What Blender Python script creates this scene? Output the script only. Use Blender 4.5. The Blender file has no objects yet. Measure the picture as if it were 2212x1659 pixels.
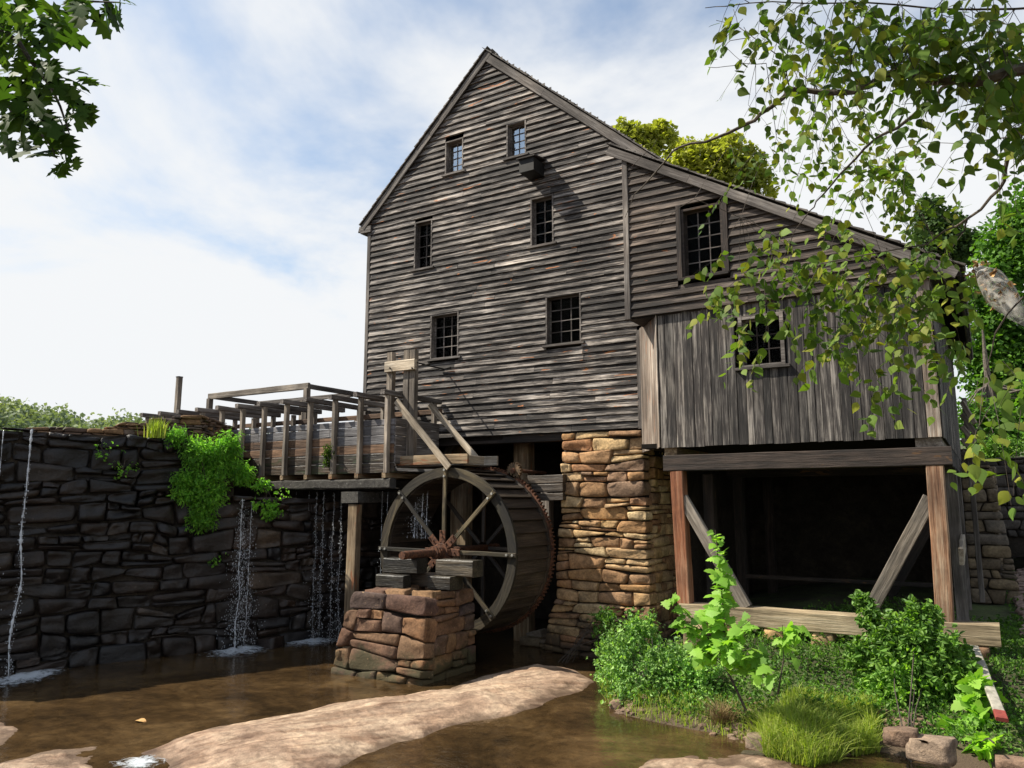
import bpy, math, random
import numpy as np
from mathutils import Vector, Matrix, noise as mn
random.seed(7); rng=np.random.default_rng(7)
sc=bpy.context.scene; COL=sc.collection
R=math.radians
# ------------------------------------------------------------------ camera, sky, sun, exposure
H=3.65; YAW=.5485; PIT=.1518; FV=2837.5/1.705
cd=bpy.data.cameras.new('camera'); cam=bpy.data.objects.new('camera',cd); COL.objects.link(cam)
cam.location=(0,0,H); cam.rotation_euler=(math.pi/2+PIT,0,YAW)
cd.sensor_width=36; cd.lens=36*2837.5/3772; cd.clip_end=3000; cd.clip_start=.1
sc.camera=cam
S=Vector((-.60,-.31,.76)).normalized()
sd=bpy.data.lights.new('sun','SUN'); sun=bpy.data.objects.new('sun',sd); COL.objects.link(sun)
sd.energy=5.0; sd.angle=R(.53); sd.color=(1,.93,.8)
sun.rotation_euler=S.to_track_quat('Z','Y').to_euler(); sun.location=(-30,-20,40)
wd=bpy.data.worlds.new('World'); sc.world=wd; wd.use_nodes=True
nt=wd.node_tree; nt.nodes.clear()
def N(nt,t,**k):
    n=nt.nodes.new(t)
    for a,b in k.items(): setattr(n,a,b)
    return n
sky=N(nt,'ShaderNodeTexSky',sky_type='NISHITA'); sky.sun_disc=False
sky.sun_elevation=math.asin(S.z); sky.sun_rotation=math.atan2(S.x,S.y)%(2*math.pi)
sky.dust_density=1.5; sky.air_density=1.0; sky.ozone_density=2.0
bg=N(nt,'ShaderNodeBackground'); bg.inputs[1].default_value=.053; ow=N(nt,'ShaderNodeOutputWorld')
tc=N(nt,'ShaderNodeTexCoord'); sp=N(nt,'ShaderNodeSeparateXYZ'); L=nt.links.new
L(tc.outputs['Generated'],sp.inputs[0])
az=N(nt,'ShaderNodeMath',operation='MAXIMUM'); L(sp.outputs[2],az.inputs[0]); az.inputs[1].default_value=0.0
ad=N(nt,'ShaderNodeMath',operation='ADD'); L(az.outputs[0],ad.inputs[0]); ad.inputs[1].default_value=.22
dx=N(nt,'ShaderNodeMath',operation='DIVIDE'); L(sp.outputs[0],dx.inputs[0]); L(ad.outputs[0],dx.inputs[1])
dy=N(nt,'ShaderNodeMath',operation='DIVIDE'); L(sp.outputs[1],dy.inputs[0]); L(ad.outputs[0],dy.inputs[1])
cb=N(nt,'ShaderNodeCombineXYZ'); L(dx.outputs[0],cb.inputs[0]); L(dy.outputs[0],cb.inputs[1]); cb.inputs[2].default_value=3.1
n1=N(nt,'ShaderNodeTexNoise'); n1.inputs['Scale'].default_value=.95; n1.inputs['Detail'].default_value=7; n1.inputs['Roughness'].default_value=.56; n1.inputs['Distortion'].default_value=.35
L(cb.outputs[0],n1.inputs['Vector'])
hz=N(nt,'ShaderNodeMapRange'); L(sp.outputs[2],hz.inputs[0]); hz.inputs[1].default_value=.05; hz.inputs[2].default_value=.55; hz.inputs[3].default_value=.17; hz.inputs[4].default_value=-.03
sm=N(nt,'ShaderNodeMath',operation='ADD'); L(n1.outputs[0],sm.inputs[0]); L(hz.outputs[0],sm.inputs[1])
cr=N(nt,'ShaderNodeValToRGB'); cr.color_ramp.elements[0].position=.40; cr.color_ramp.elements[1].position=.60; L(sm.outputs[0],cr.inputs[0])
cr.color_ramp.elements[0].color=(.16,.16,.16,1); cr.color_ramp.interpolation='EASE'
mx=N(nt,'ShaderNodeMix',data_type='RGBA'); L(cr.outputs[0],mx.inputs[0])
sg=N(nt,'ShaderNodeVectorMath',operation='MULTIPLY'); L(sky.outputs[0],sg.inputs[0]); sg.inputs[1].default_value=(1.62,1.92,1.98)
L(sg.outputs[0],mx.inputs[6]); mx.inputs[7].default_value=(9.9,10.1,10.3,1)
L(mx.outputs[2],bg.inputs[0]); L(bg.outputs[0],ow.inputs[0])
vs=sc.view_settings; vs.view_transform='Standard'; vs.look='None'; vs.gamma=1; vs.exposure=0.8; vs.use_curve_mapping=False
sc.cycles.max_bounces=6; sc.cycles.transparent_max_bounces=8
# ------------------------------------------------------------------ measuring helpers (photo pixels at 2212 px width)
_w=Vector((-math.sin(YAW)*math.cos(PIT),math.cos(YAW)*math.cos(PIT),math.sin(PIT)))
_r=Vector((math.cos(YAW),math.sin(YAW),0)); _u=_r.cross(_w); CAM=Vector((0,0,H))
def ray(x,y): return _w+_r*((x-1106)/FV)-_u*((y-829.5)/FV)
def oY(x,y,Y): d=ray(x,y); return CAM+d*(Y/d.y)
def oX(x,y,X): d=ray(x,y); return CAM+d*(X/d.x)
def oZ(x,y,Z): d=ray(x,y); return CAM+d*((Z-H)/d.z)
def oD(x,y,D): return CAM+ray(x,y)*D
def pj(p):
    q=Vector(p)-CAM; k=q.dot(_w); return 1106+FV*q.dot(_r)/k, 829.5-FV*q.dot(_u)/k
# ------------------------------------------------------------------ object helpers
WM={}
def thing(name,label,cat,loc=(0,0,0),group=None,kind=None):
    o=bpy.data.objects.new(name,None); COL.objects.link(o); o.location=loc; o.empty_display_size=.2
    o['label']=label; o['category']=cat
    if group: o['group']=group
    if kind: o['kind']=kind
    WM[o]=Matrix.Translation(loc); return o
def link(name,me,mat,parent=None,W=None,label=None,cat=None,kind=None,group=None):
    if me.materials: pass
    elif mat: me.materials.append(mat)
    o=bpy.data.objects.new(name,me); COL.objects.link(o)
    W=W or Matrix.Identity(4); WM[o]=W
    if parent:
        o.parent=parent; o.matrix_parent_inverse=WM[parent].inverted()
    o.matrix_basis=W
    if label: o['label']=label
    if cat: o['category']=cat
    if kind: o['kind']=kind
    if group: o['group']=group
    return o
def mesh(v,f,smooth=False,name='m'):
    me=bpy.data.meshes.new(name); me.from_pydata([tuple(a) for a in v],[],f)
    if smooth: me.shade_smooth()
    return me
def npmesh(v,f,attr=None,smooth=False):
    """v (n,3) f (m,k) arrays"""
    me=bpy.data.meshes.new('m'); v=np.ascontiguousarray(v,np.float32); f=np.ascontiguousarray(f,np.int32)
    me.vertices.add(len(v)); me.vertices.foreach_set('co',v.ravel())
    m,k=f.shape; me.loops.add(m*k); me.loops.foreach_set('vertex_index',f.ravel())
    me.polygons.add(m); me.polygons.foreach_set('loop_start',np.arange(0,m*k,k,dtype=np.int32))
    try: me.polygons.foreach_set('loop_total',np.full(m,k,np.int32))
    except Exception: pass
    if attr is not None:
        a=me.attributes.new('rnd','FLOAT','POINT'); a.data.foreach_set('value',np.ascontiguousarray(attr,np.float32))
    me.update(calc_edges=True); me.validate()
    if smooth: me.shade_smooth()
    return me
def frame(o,x,y,z):
    return Matrix(((x[0],y[0],z[0],o[0]),(x[1],y[1],z[1],o[1]),(x[2],y[2],z[2],o[2]),(0,0,0,1)))
def beam_mesh(Lg,w,h,j=.004,bev=.012,segs=None):
    """length along x, w along y, h along z, centred; corners chamfered, slightly uneven"""
    n=segs or max(1,min(10,int(Lg/.5)+1)); b=min(bev,w*.3,h*.3)
    prof=[(-w/2+b,-h/2),(w/2-b,-h/2),(w/2,-h/2+b),(w/2,h/2-b),(w/2-b,h/2),(-w/2+b,h/2),(-w/2,h/2-b),(-w/2,-h/2+b)]
    v=[];f=[]
    for i in range(n+1):
        oy=random.uniform(-j,j); oz=random.uniform(-j,j)
        for (a,c) in prof: v.append((Lg*i/n,a+oy+random.uniform(-j,j)*.5,c+oz+random.uniform(-j,j)*.5))
    for i in range(n):
        for k in range(8): f.append((i*8+k,i*8+(k+1)%8,(i+1)*8+(k+1)%8,(i+1)*8+k))
    f.append(tuple(range(7,-1,-1))); f.append(tuple(n*8+k for k in range(8)))
    return mesh(v,f)
def beam(name,p0,p1,w,h,mat,parent,up=(0,0,1),label=None,j=.004,bev=.012,**k):
    """w horizontal-ish (across), h along up"""
    p0=Vector(p0);p1=Vector(p1); x=(p1-p0); Lg=x.length; x.normalize(); u=Vector(up)
    y=u.cross(x)
    if y.length<.05: y=Vector((0,1,0)).cross(x) if abs(x.y)<.9 else Vector((1,0,0)).cross(x)
    y.normalize(); z=x.cross(y)
    return link(name,beam_mesh(Lg,w,h,j,bev),mat,parent,frame(p0,x,y,z),label,**k)
def tube_np(pts,rads,n=6,cap=True):
    pts=[Vector(p) for p in pts]; v=[];f=[]; m=len(pts)
    for i,p in enumerate(pts):
        t=(pts[min(i+1,m-1)]-pts[max(i-1,0)]).normalized()
        a=t.cross(Vector((0,0,1)))
        if a.length<.1: a=t.cross(Vector((1,0,0)))
        a.normalize(); b=t.cross(a)
        for k in range(n):
            th=2*math.pi*k/n; v.append(p+(a*math.cos(th)+b*math.sin(th))*rads[i])
    for i in range(m-1):
        for k in range(n): f.append((i*n+k,i*n+(k+1)%n,(i+1)*n+(k+1)%n,(i+1)*n+k))
    if cap: f.append(tuple(range(n-1,-1,-1))); f.append(tuple((m-1)*n+k for k in range(n)))
    return v,f
def cyl(name,p0,p1,r,mat,parent,n=20,label=None,r2=None,**k):
    p0=Vector(p0);p1=Vector(p1); v,f=tube_np([p0,p0.lerp(p1,.03),p0.lerp(p1,.97),p1],[r*.93,r,r2 or r,(r2 or r)*.93],n)
    me=mesh([a-p0 for a in v],f)
    return link(name,me,mat,parent,Matrix.Translation(p0),label,**k)
# ------------------------------------------------------------------ materials
def newmat(name):
    m=bpy.data.materials.new(name); m.use_nodes=True; nt=m.node_tree; nt.nodes.clear()
    o=nt.nodes.new('ShaderNodeOutputMaterial'); b=nt.nodes.new('ShaderNodeBsdfPrincipled'); nt.links.new(b.outputs[0],o.inputs[0])
    return m,nt,b,o
def ramp(nt,fac,stops,interp='LINEAR'):
    c=nt.nodes.new('ShaderNodeValToRGB'); e=c.color_ramp.elements; c.color_ramp.interpolation=interp
    while len(e)<len(stops): e.new(.5)
    for i,(p,col) in enumerate(stops):
        e[i].position=p; e[i].color=(*col,1) if len(col)==3 else col
    nt.links.new(fac,c.inputs[0]); return c.outputs[0]
def objvec(nt,scale,rand=True,coord='Object',mult=37.):
    tc=nt.nodes.new('ShaderNodeTexCoord'); out=tc.outputs[coord]
    if coord=='World':pass
    if rand:
        oi=nt.nodes.new('ShaderNodeObjectInfo'); m=nt.nodes.new('ShaderNodeMath'); m.operation='MULTIPLY'; m.inputs[1].default_value=mult
        nt.links.new(oi.outputs['Random'],m.inputs[0]); a=nt.nodes.new('ShaderNodeVectorMath'); a.operation='ADD'
        nt.links.new(out,a.inputs[0]); nt.links.new(m.outputs[0],a.inputs[1]); out=a.outputs[0]
    mp=nt.nodes.new('ShaderNodeMapping'); mp.inputs['Scale'].default_value=scale; nt.links.new(out,mp.inputs['Vector'])
    return mp.outputs[0],out
def noise(nt,vec,scale,detail=4,rough=.55,dist=0):
    n=nt.nodes.new('ShaderNodeTexNoise'); n.inputs['Scale'].default_value=scale; n.inputs['Detail'].default_value=detail
    n.inputs['Roughness'].default_value=rough; n.inputs['Distortion'].default_value=dist; nt.links.new(vec,n.inputs['Vector']); return n.outputs[0]
def mixc(nt,fac,a,b,mode='MIX'):
    m=nt.nodes.new('ShaderNodeMix'); m.data_type='RGBA'; m.blend_type=mode
    for s,x in ((0,fac),(6,a),(7,b)):
        if isinstance(x,bpy.types.NodeSocket): nt.links.new(x,m.inputs[s])
        elif s==0: m.inputs[0].default_value=x
        else: m.inputs[s].default_value=(*x,1)
    return m.outputs[2]
def mth(nt,op,a,b=None,clamp=False):
    m=nt.nodes.new('ShaderNodeMath'); m.operation=op; m.use_clamp=clamp
    for i,x in enumerate((a,b)):
        if x is None: continue
        if isinstance(x,bpy.types.NodeSocket): nt.links.new(x,m.inputs[i])
        else: m.inputs[i].default_value=x
    return m.outputs[0]
def bump(nt,b,h,strength=.5,dist=.01):
    n=nt.nodes.new('ShaderNodeBump'); n.inputs['Strength'].default_value=strength; n.inputs['Distance'].default_value=dist
    nt.links.new(h,n.inputs['Height']); nt.links.new(n.outputs[0],b.inputs['Normal'])
def wood(name,dark,mid,light,orange=None,oamt=.68,rough=.85,gs=1.0,tone=.35,moss=None):
    m,nt,b,o=newmat(name)
    v,raw=objvec(nt,(1.1*gs,17*gs,17*gs)); fine,_=objvec(nt,(3*gs,60*gs,60*gs)); v2,_=objvec(nt,(.5,3.2,3.2)); v3,_=objvec(nt,(1.3,7,7))
    a=noise(nt,v,1,9,.62,.22); c=noise(nt,fine,1,5,.6); p=noise(nt,v2,1,4,.5)
    g=mth(nt,'ADD',mth(nt,'MULTIPLY',a,.55),mth(nt,'MULTIPLY',c,.2)); g=mth(nt,'ADD',g,mth(nt,'MULTIPLY',p,.35))
    col=ramp(nt,g,[(.40,dark),(.53,mid),(.66,light)])
    oi=nt.nodes.new('ShaderNodeObjectInfo'); t=ramp(nt,oi.outputs['Random'],[(0,(1-tone,)*3),(1,(1+tone,1+tone*.97,1+tone*.92))])
    col=mixc(nt,1,col,t,'MULTIPLY')
    ge=nt.nodes.new('ShaderNodeNewGeometry'); pn=noise(nt,ge.outputs['Position'],.55,5,.6,.4); col=mixc(nt,1,col,ramp(nt,pn,[(.36,(.55,.53,.52)),(.52,(1,1,1)),(.66,(1.5,1.46,1.4))]),'MULTIPLY')
    if orange:
        q=noise(nt,v3,1,5,.55,1.2); fac=ramp(nt,q,[(oamt,(0,0,0)),(oamt+.045,(1,1,1))]); col=mixc(nt,mth(nt,'MULTIPLY',fac,.9),col,orange)
        # knots
    if moss:
        q=noise(nt,v3,.8,5,.6,.5); fac=ramp(nt,q,[(.52,(0,0,0)),(.66,(1,1,1))]); col=mixc(nt,fac,col,moss)
    nt.links.new(col,b.inputs['Base Color']); b.inputs['Roughness'].default_value=rough
    bump(nt,b,mth(nt,'ADD',a,mth(nt,'MULTIPLY',c,.5)),.9,.02)
    return m
M={}
M['clap']=wood('weathered_clapboard',(.003,.0022,.002),(.027,.021,.018),(.33,.295,.265),(.40,.14,.04),.655,gs=1.25,tone=.35)
M['shedclap']=wood('shaded_clapboard',(.004,.003,.002),(.025,.017,.013),(.14,.11,.09),(.30,.10,.03),.68,gs=1.2,tone=.45)  # lean-to siding: tree shade put into a darker wood colour
M['vert']=wood('weathered_vertical_board',(.003,.0025,.0025),(.031,.026,.024),(.21,.19,.17),None,gs=1.1,tone=.5)
M['vertlit']=wood('lit_tan_vertical_board',(.05,.035,.028),(.17,.13,.10),(.32,.28,.24),(.26,.11,.05),.64)  # brighter copy of the vertical boards, sun on the angled strip painted in
M['trim']=wood('weathered_trim',(.03,.024,.02),(.085,.072,.064),(.20,.18,.165),tone=.2)
M['flume']=wood('grey_flume_plank',(.055,.052,.054),(.095,.09,.095),(.17,.165,.17),tone=.3)
M['flumelow']=wood('damp_flume_plank',(.03,.02,.014),(.12,.065,.035),(.24,.14,.08),tone=.5)
M['flumewet']=wood('wet_flume_plank',(.008,.006,.005),(.04,.028,.018),(.09,.06,.04),tone=.3,moss=(.03,.05,.015),rough=.5)
M['post']=wood('flume_post',(.05,.04,.032),(.14,.115,.09),(.28,.24,.20),tone=.3)
M['pale']=wood('pale_new_timber',(.12,.09,.06),(.28,.23,.17),(.46,.40,.32),tone=.15)
M['redpost']=wood('red_brown_post',(.07,.022,.010),(.24,.085,.035),(.36,.19,.11),tone=.1)
M['tan']=wood('tan_post',(.055,.035,.018),(.17,.115,.062),(.33,.25,.16),(.22,.085,.035),.60,tone=.15)
M['sill']=wood('sill_beam',(.11,.08,.045),(.26,.20,.12),(.38,.31,.21),tone=.1)
M['darkbeam']=wood('dark_beam',(.004,.003,.003),(.018,.012,.009),(.05,.034,.026),(.10,.05,.02),.66,tone=.2)  # dark timber; under the lean-to its colour also carries the shadow
M['ring']=wood('mossy_wheel_timber',(.005,.0035,.002),(.026,.019,.010),(.095,.074,.038),tone=.8,moss=(.026,.021,.009))  # mossy timber, with the wheel's partial shade darkened into its colour
M['bucket']=wood('dark_wet_wheel_board',(.005,.004,.003),(.028,.020,.014),(.07,.052,.036),tone=.4,rough=.55)
M['wetblock']=wood('wet_timber_block',(.003,.0025,.002),(.014,.011,.007),(.055,.044,.030),tone=.4,moss=(.018,.015,.006),rough=.5)
M['crust']=wood('crusted_beam',(.012,.01,.009),(.09,.085,.075),(.34,.33,.31),tone=.1,gs=.6)
M['roof']=wood('roof_shingle_wood',(.02,.017,.015),(.075,.065,.058),(.17,.155,.14),tone=.3)
def rock(name,cols,scale=3.,rough=.9,spec=.3,bs=.8,moss=None,wet=0,world=False,bd=.04,speck=None,moss_tone_z=None,stain=None,strata=None,con=1.):
    m,nt,b,o=newmat(name)
    v,raw=objvec(nt,(1,1,1),rand=not world)
    a=noise(nt,v,scale,8,.65,.4); c=noise(nt,v,scale*7,6,.7); 
    oi=nt.nodes.new('ShaderNodeObjectInfo')
    base=ramp(nt,mth(nt,'FRACT',mth(nt,'MULTIPLY',oi.outputs['Random'],7.3)),[(i/(len(cols)-1),k) for i,k in enumerate(cols)]) if not world else ramp(nt,noise(nt,v,scale*.35,4,.6,.8),[(.35+.3*i/(len(cols)-1),k) for i,k in enumerate(cols)])
    sh=ramp(nt,a,[(.3,(.45,.42,.40)),(.52,(1,1,1)),(.72,(1.45,1.4,1.3))]); col=mixc(nt,con,base,sh,'MULTIPLY')
    sh2=ramp(nt,c,[(.35,(.7,.7,.7)),(.65,(1.25,1.25,1.25))]); col=mixc(nt,1,col,sh2,'MULTIPLY')
    if moss:
        ge=nt.nodes.new('ShaderNodeNewGeometry'); q=noise(nt,ge.outputs['Position'],1.7,6,.65,.5)
        if moss_tone_z:
            s=nt.nodes.new('ShaderNodeSeparateXYZ'); nt.links.new(ge.outputs['Position'],s.inputs[0])
            mr=nt.nodes.new('ShaderNodeMapRange'); nt.links.new(s.outputs[2],mr.inputs[0]); mr.inputs[1].default_value=moss_tone_z[0]; mr.inputs[2].default_value=moss_tone_z[1]; mr.inputs[3].default_value=.25; mr.inputs[4].default_value=-.12
            q=mth(nt,'ADD',q,mr.outputs[0])
        fac=ramp(nt,q,[(.52,(0,0,0)),(.68,(1,1,1))]); col=mixc(nt,mth(nt,'MULTIPLY',fac,.85),col,moss)
    if speck:
        q=noise(nt,v,scale*3.1,5,.75,.2); fac=ramp(nt,q,[(.62,(0,0,0)),(.70,(1,1,1))]); col=mixc(nt,mth(nt,'MULTIPLY',fac,.8),col,speck)
    if strata:
        m0=nt.nodes.new('ShaderNodeMapping'); m0.inputs['Rotation'].default_value=(0,0,strata); nt.links.new(raw,m0.inputs[0]); mp=nt.nodes.new('ShaderNodeMapping'); mp.inputs['Scale'].default_value=(.35,4.2,5.5); nt.links.new(m0.outputs[0],mp.inputs[0]); q=noise(nt,mp.outputs[0],1,8,.62,.5); col=mixc(nt,1,col,ramp(nt,q,[(.34,(.55,.45,.39)),(.5,(1,.97,.95)),(.66,(1.3,1.28,1.24))]),'MULTIPLY')
    if stain:
        ge=nt.nodes.new('ShaderNodeNewGeometry'); mp=nt.nodes.new('ShaderNodeMapping'); mp.inputs['Scale'].default_value=(1,1,.45); nt.links.new(ge.outputs['Position'],mp.inputs[0]); q=noise(nt,mp.outputs[0],stain,5,.6,.4); col=mixc(nt,1,col,ramp(nt,q,[(.38,(.26,.24,.24)),(.52,(.9,.86,.84)),(.66,(1.9,1.75,1.6))]),'MULTIPLY')
    nt.links.new(col,b.inputs['Base Color']); b.inputs['Roughness'].default_value=rough; b.inputs['Specular IOR Level'].default_value=spec
    bump(nt,b,mth(nt,'ADD',a,mth(nt,'MULTIPLY',c,.45)),bs,bd)
    return m
M['sand']=rock('golden_sandstone',[(.42,.265,.12),(.52,.39,.22),(.34,.19,.08),(.24,.14,.075),(.46,.32,.17),(.30,.15,.07),(.20,.13,.085)],2.6,moss=(.045,.035,.025),moss_tone_z=(.0,1.9))  # dark brown patches, denser towards the ground
M['pier']=rock('red_brown_pier_stone',[(.15,.075,.040),(.085,.05,.040),(.20,.105,.050),(.06,.043,.040),(.21,.12,.058),(.11,.062,.040)],2.6,moss=(.045,.042,.02),moss_tone_z=(-.1,.9),speck=(.34,.22,.12))
M['dam']=rock('wet_dark_dam_stone',[(.010,.0075,.007),(.019,.013,.010),(.008,.0075,.009),(.030,.019,.013),(.012,.010,.0095),(.050,.038,.028)],2.2,rough=.42,spec=.4,speck=(.09,.08,.07),stain=.55)
M['dry']=rock('dry_stack_stone',[(.16,.10,.065),(.10,.07,.055),(.24,.14,.07),(.07,.055,.05),(.18,.13,.10)],3)
M['found']=rock('grey_brown_foundation_stone',[(.16,.12,.075),(.10,.08,.06),(.20,.15,.09),(.13,.11,.09)],2.5)
M['retain']=rock('dark_retaining_stone',[(.05,.045,.04),(.08,.07,.06),(.11,.095,.08),(.06,.05,.045)],2.5)
M['crust']=rock('crusted_beam',[(.10,.095,.085),(.05,.045,.04)],6,bs=1,bd=.06,speck=(.42,.41,.38))
M['core']=rock('dark_joint_mortar',[(.03,.024,.018),(.05,.04,.03)],3,world=True)  # dark mortar and core behind the stones
M['slab']=rock('pink_tan_bedrock',[(.19,.125,.085),(.29,.205,.145),(.37,.28,.20),(.26,.175,.12)],1.5,rough=.75,bs=.9,world=True,bd=.05,moss=(.085,.055,.035),moss_tone_z=(-.02,.12),strata=-1.06,con=.6)
M['pebble']=rock('shore_pebble',[(.24,.15,.095),(.15,.10,.07),(.30,.21,.14),(.18,.14,.11)],4)
M['riprap']=rock('riprap_stone',[(.30,.18,.14),(.22,.15,.12),(.36,.26,.21),(.17,.13,.11)],4)
def simple(name,col,rough=.6,metal=0,bs=0,var=None,scale=8,spec=.5):
    m,nt,b,o=newmat(name); v,_=objvec(nt,(1,1,1)); a=noise(nt,v,scale,6,.6)
    c=ramp(nt,a,[(.35,tuple(x*.6 for x in col)),(.65,var or tuple(min(1,x*1.35) for x in col))])
    nt.links.new(c,b.inputs['Base Color']); b.inputs['Roughness'].default_value=rough; b.inputs['Metallic'].default_value=metal; b.inputs['Specular IOR Level'].default_value=spec
    if bs: bump(nt,b,a,bs,.01)
    return m
M['rust']=simple('rusted_iron',(.055,.022,.012),.85,.15,.6,(.15,.058,.025),14)
M['gear']=simple('rusted_gear',(.09,.06,.035),.8,.2,.5,(.20,.12,.06),14)
M['bolt']=simple('bolt_iron',(.32,.31,.28),.5,.6)
M['iron']=simple('black_iron',(.012,.011,.01),.6,.5)
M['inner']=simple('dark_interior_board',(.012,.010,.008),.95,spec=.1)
M['white']=simple('weathered_white_board',(.24,.22,.18),.8,0,.4,(.40,.37,.30),5)
M['redend']=simple('faded_red_paint',(.20,.035,.025),.7,0,.3)
M['bark']=simple('brown_bark',(.07,.055,.042),.95,0,1,(.15,.125,.10),20)
M['twig']=simple('twig_bark',(.035,.026,.02),.9,0,.3,(.08,.06,.045),30)
M['whitebark']=simple('peeling_pale_bark',(.36,.22,.16),.9,0,.6,(.62,.55,.46),5)
M['deadleaf']=simple('orange_dead_leaf',(.42,.17,.04),.6,0,0,(.6,.4,.15),20)
M['drygrass']=simple('dry_brown_grass',(.19,.12,.05),.8,0,0,(.32,.23,.1),3)
def leafmat(name,cols,trans=.45,gloss=.35,patch=.9):
    m=bpy.data.materials.new(name); m.use_nodes=True; nt=m.node_tree; nt.nodes.clear(); o=nt.nodes.new('ShaderNodeOutputMaterial')
    at=nt.nodes.new('ShaderNodeAttribute'); at.attribute_name='rnd'; oi=nt.nodes.new('ShaderNodeObjectInfo')
    s=mth(nt,'FRACT',mth(nt,'ADD',at.outputs['Fac'],mth(nt,'MULTIPLY',oi.outputs['Random'],.999)))
    col=ramp(nt,s,[(i/(len(cols)-1),k) for i,k in enumerate(cols)])
    ge=nt.nodes.new('ShaderNodeNewGeometry'); q=noise(nt,ge.outputs['Position'],patch,3,.5); k=ramp(nt,q,[(.3,(.6,.65,.6)),(.7,(1.35,1.3,1.1))]); col=mixc(nt,1,col,k,'MULTIPLY')
    d=nt.nodes.new('ShaderNodeBsdfPrincipled'); d.inputs['Roughness'].default_value=.55; d.inputs['Specular IOR Level'].default_value=gloss; nt.links.new(col,d.inputs['Base Color'])
    t=nt.nodes.new('ShaderNodeBsdfTranslucent'); tcol=mixc(nt,1,col,(1.6,1.75,.6),'MULTIPLY'); nt.links.new(tcol,t.inputs[0])
    mxs=nt.nodes.new('ShaderNodeMixShader'); mxs.inputs[0].default_value=trans; nt.links.new(d.outputs[0],mxs.inputs[1]); nt.links.new(t.outputs[0],mxs.inputs[2]); nt.links.new(mxs.outputs[0],o.inputs[0])
    return m
M['birch']=leafmat('birch_leaf',[(0.051, 0.097, 0.02), (0.092, 0.161, 0.028), (0.138, 0.207, 0.034), (0.069, 0.126, 0.034), (0.23, 0.24, 0.041), (0.058, 0.103, 0.023)],.38,.15)
M['oak']=leafmat('oak_leaf',[(0.027, 0.059, 0.013), (0.045, 0.09, 0.018), (0.072, 0.117, 0.023), (0.032, 0.063, 0.018)],.42,.10)
M['maple']=leafmat('sapling_leaf',[(0.15, 0.299, 0.044), (0.209, 0.389, 0.06), (0.299, 0.508, 0.074), (0.134, 0.269, 0.044)],.45)
M['shrub']=leafmat('shrub_leaf',[(0.119, 0.261, 0.07), (0.213, 0.402, 0.107), (0.331, 0.52, 0.166), (0.107, 0.236, 0.059)],.35,.6)
M['shrub2']=leafmat('broad_shrub_leaf',[(0.09, 0.195, 0.038), (0.15, 0.3, 0.053), (0.225, 0.39, 0.075), (0.075, 0.165, 0.03)],.4,.5)
M['vine']=leafmat('vine_leaf',[(0.098, 0.253, 0.039), (0.175, 0.428, 0.059), (0.292, 0.583, 0.078), (0.098, 0.233, 0.039)],.4)
M['grass']=leafmat('grass_blade',[(.17,.24,.04),(.25,.33,.06),(.34,.40,.09),(.19,.27,.045),(.40,.38,.15)],.4,.3)
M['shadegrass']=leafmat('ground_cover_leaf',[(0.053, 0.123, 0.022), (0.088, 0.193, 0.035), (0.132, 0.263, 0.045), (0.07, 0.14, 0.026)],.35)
M['treeyellow']=leafmat('yellow_green_crown',[(.24,.26,.05),(.32,.34,.07),(.40,.40,.10),(.19,.21,.045)],.38,.15,.3)
M['treegreen']=leafmat('green_crown',[(0.053, 0.135, 0.022), (0.09, 0.195, 0.03), (0.135, 0.27, 0.045), (0.045, 0.105, 0.022)],.35,.2,.25)
M['conifer']=leafmat('pine_needles',[(.04,.08,.03),(.06,.11,.04),(.09,.14,.05)],.25,.2,.3)
M['farforest']=leafmat('hazed_forest_leaves',[(.15,.19,.14),(.19,.235,.165),(.24,.28,.19),(.13,.165,.13)],.25,.05,.05)  # distance haze mixed into pale, dull leaf colours
def glassmat(name,refl,ior,rough):
    m=bpy.data.materials.new(name); m.use_nodes=True; nt=m.node_tree; nt.nodes.clear(); o=nt.nodes.new('ShaderNodeOutputMaterial')
    t=nt.nodes.new('ShaderNodeBsdfTransparent'); t.inputs[0].default_value=(.75,.8,.8,1)
    g=nt.nodes.new('ShaderNodeBsdfGlossy'); g.inputs['Roughness'].default_value=rough
    fr=nt.nodes.new('ShaderNodeFresnel'); fr.inputs[0].default_value=ior
    v,_=objvec(nt,(1,1,1)); b=nt.nodes.new('ShaderNodeBump'); b.inputs['Strength'].default_value=.06; b.inputs['Distance'].default_value=.01; nt.links.new(noise(nt,v,5,2),b.inputs['Height']); nt.links.new(b.outputs[0],g.inputs['Normal'])
    f=mth(nt,'ADD',fr.outputs[0],refl,True); x=nt.nodes.new('ShaderNodeMixShader'); nt.links.new(f,x.inputs[0]); nt.links.new(t.outputs[0],x.inputs[1]); nt.links.new(g.outputs[0],x.inputs[2]); nt.links.new(x.outputs[0],o.inputs[0])
    return m
M['glass']=glassmat('old_window_glass',0.0,1.12,.03); M['skyglass']=glassmat('sky_reflecting_glass',.45,1.5,.02)
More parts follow.
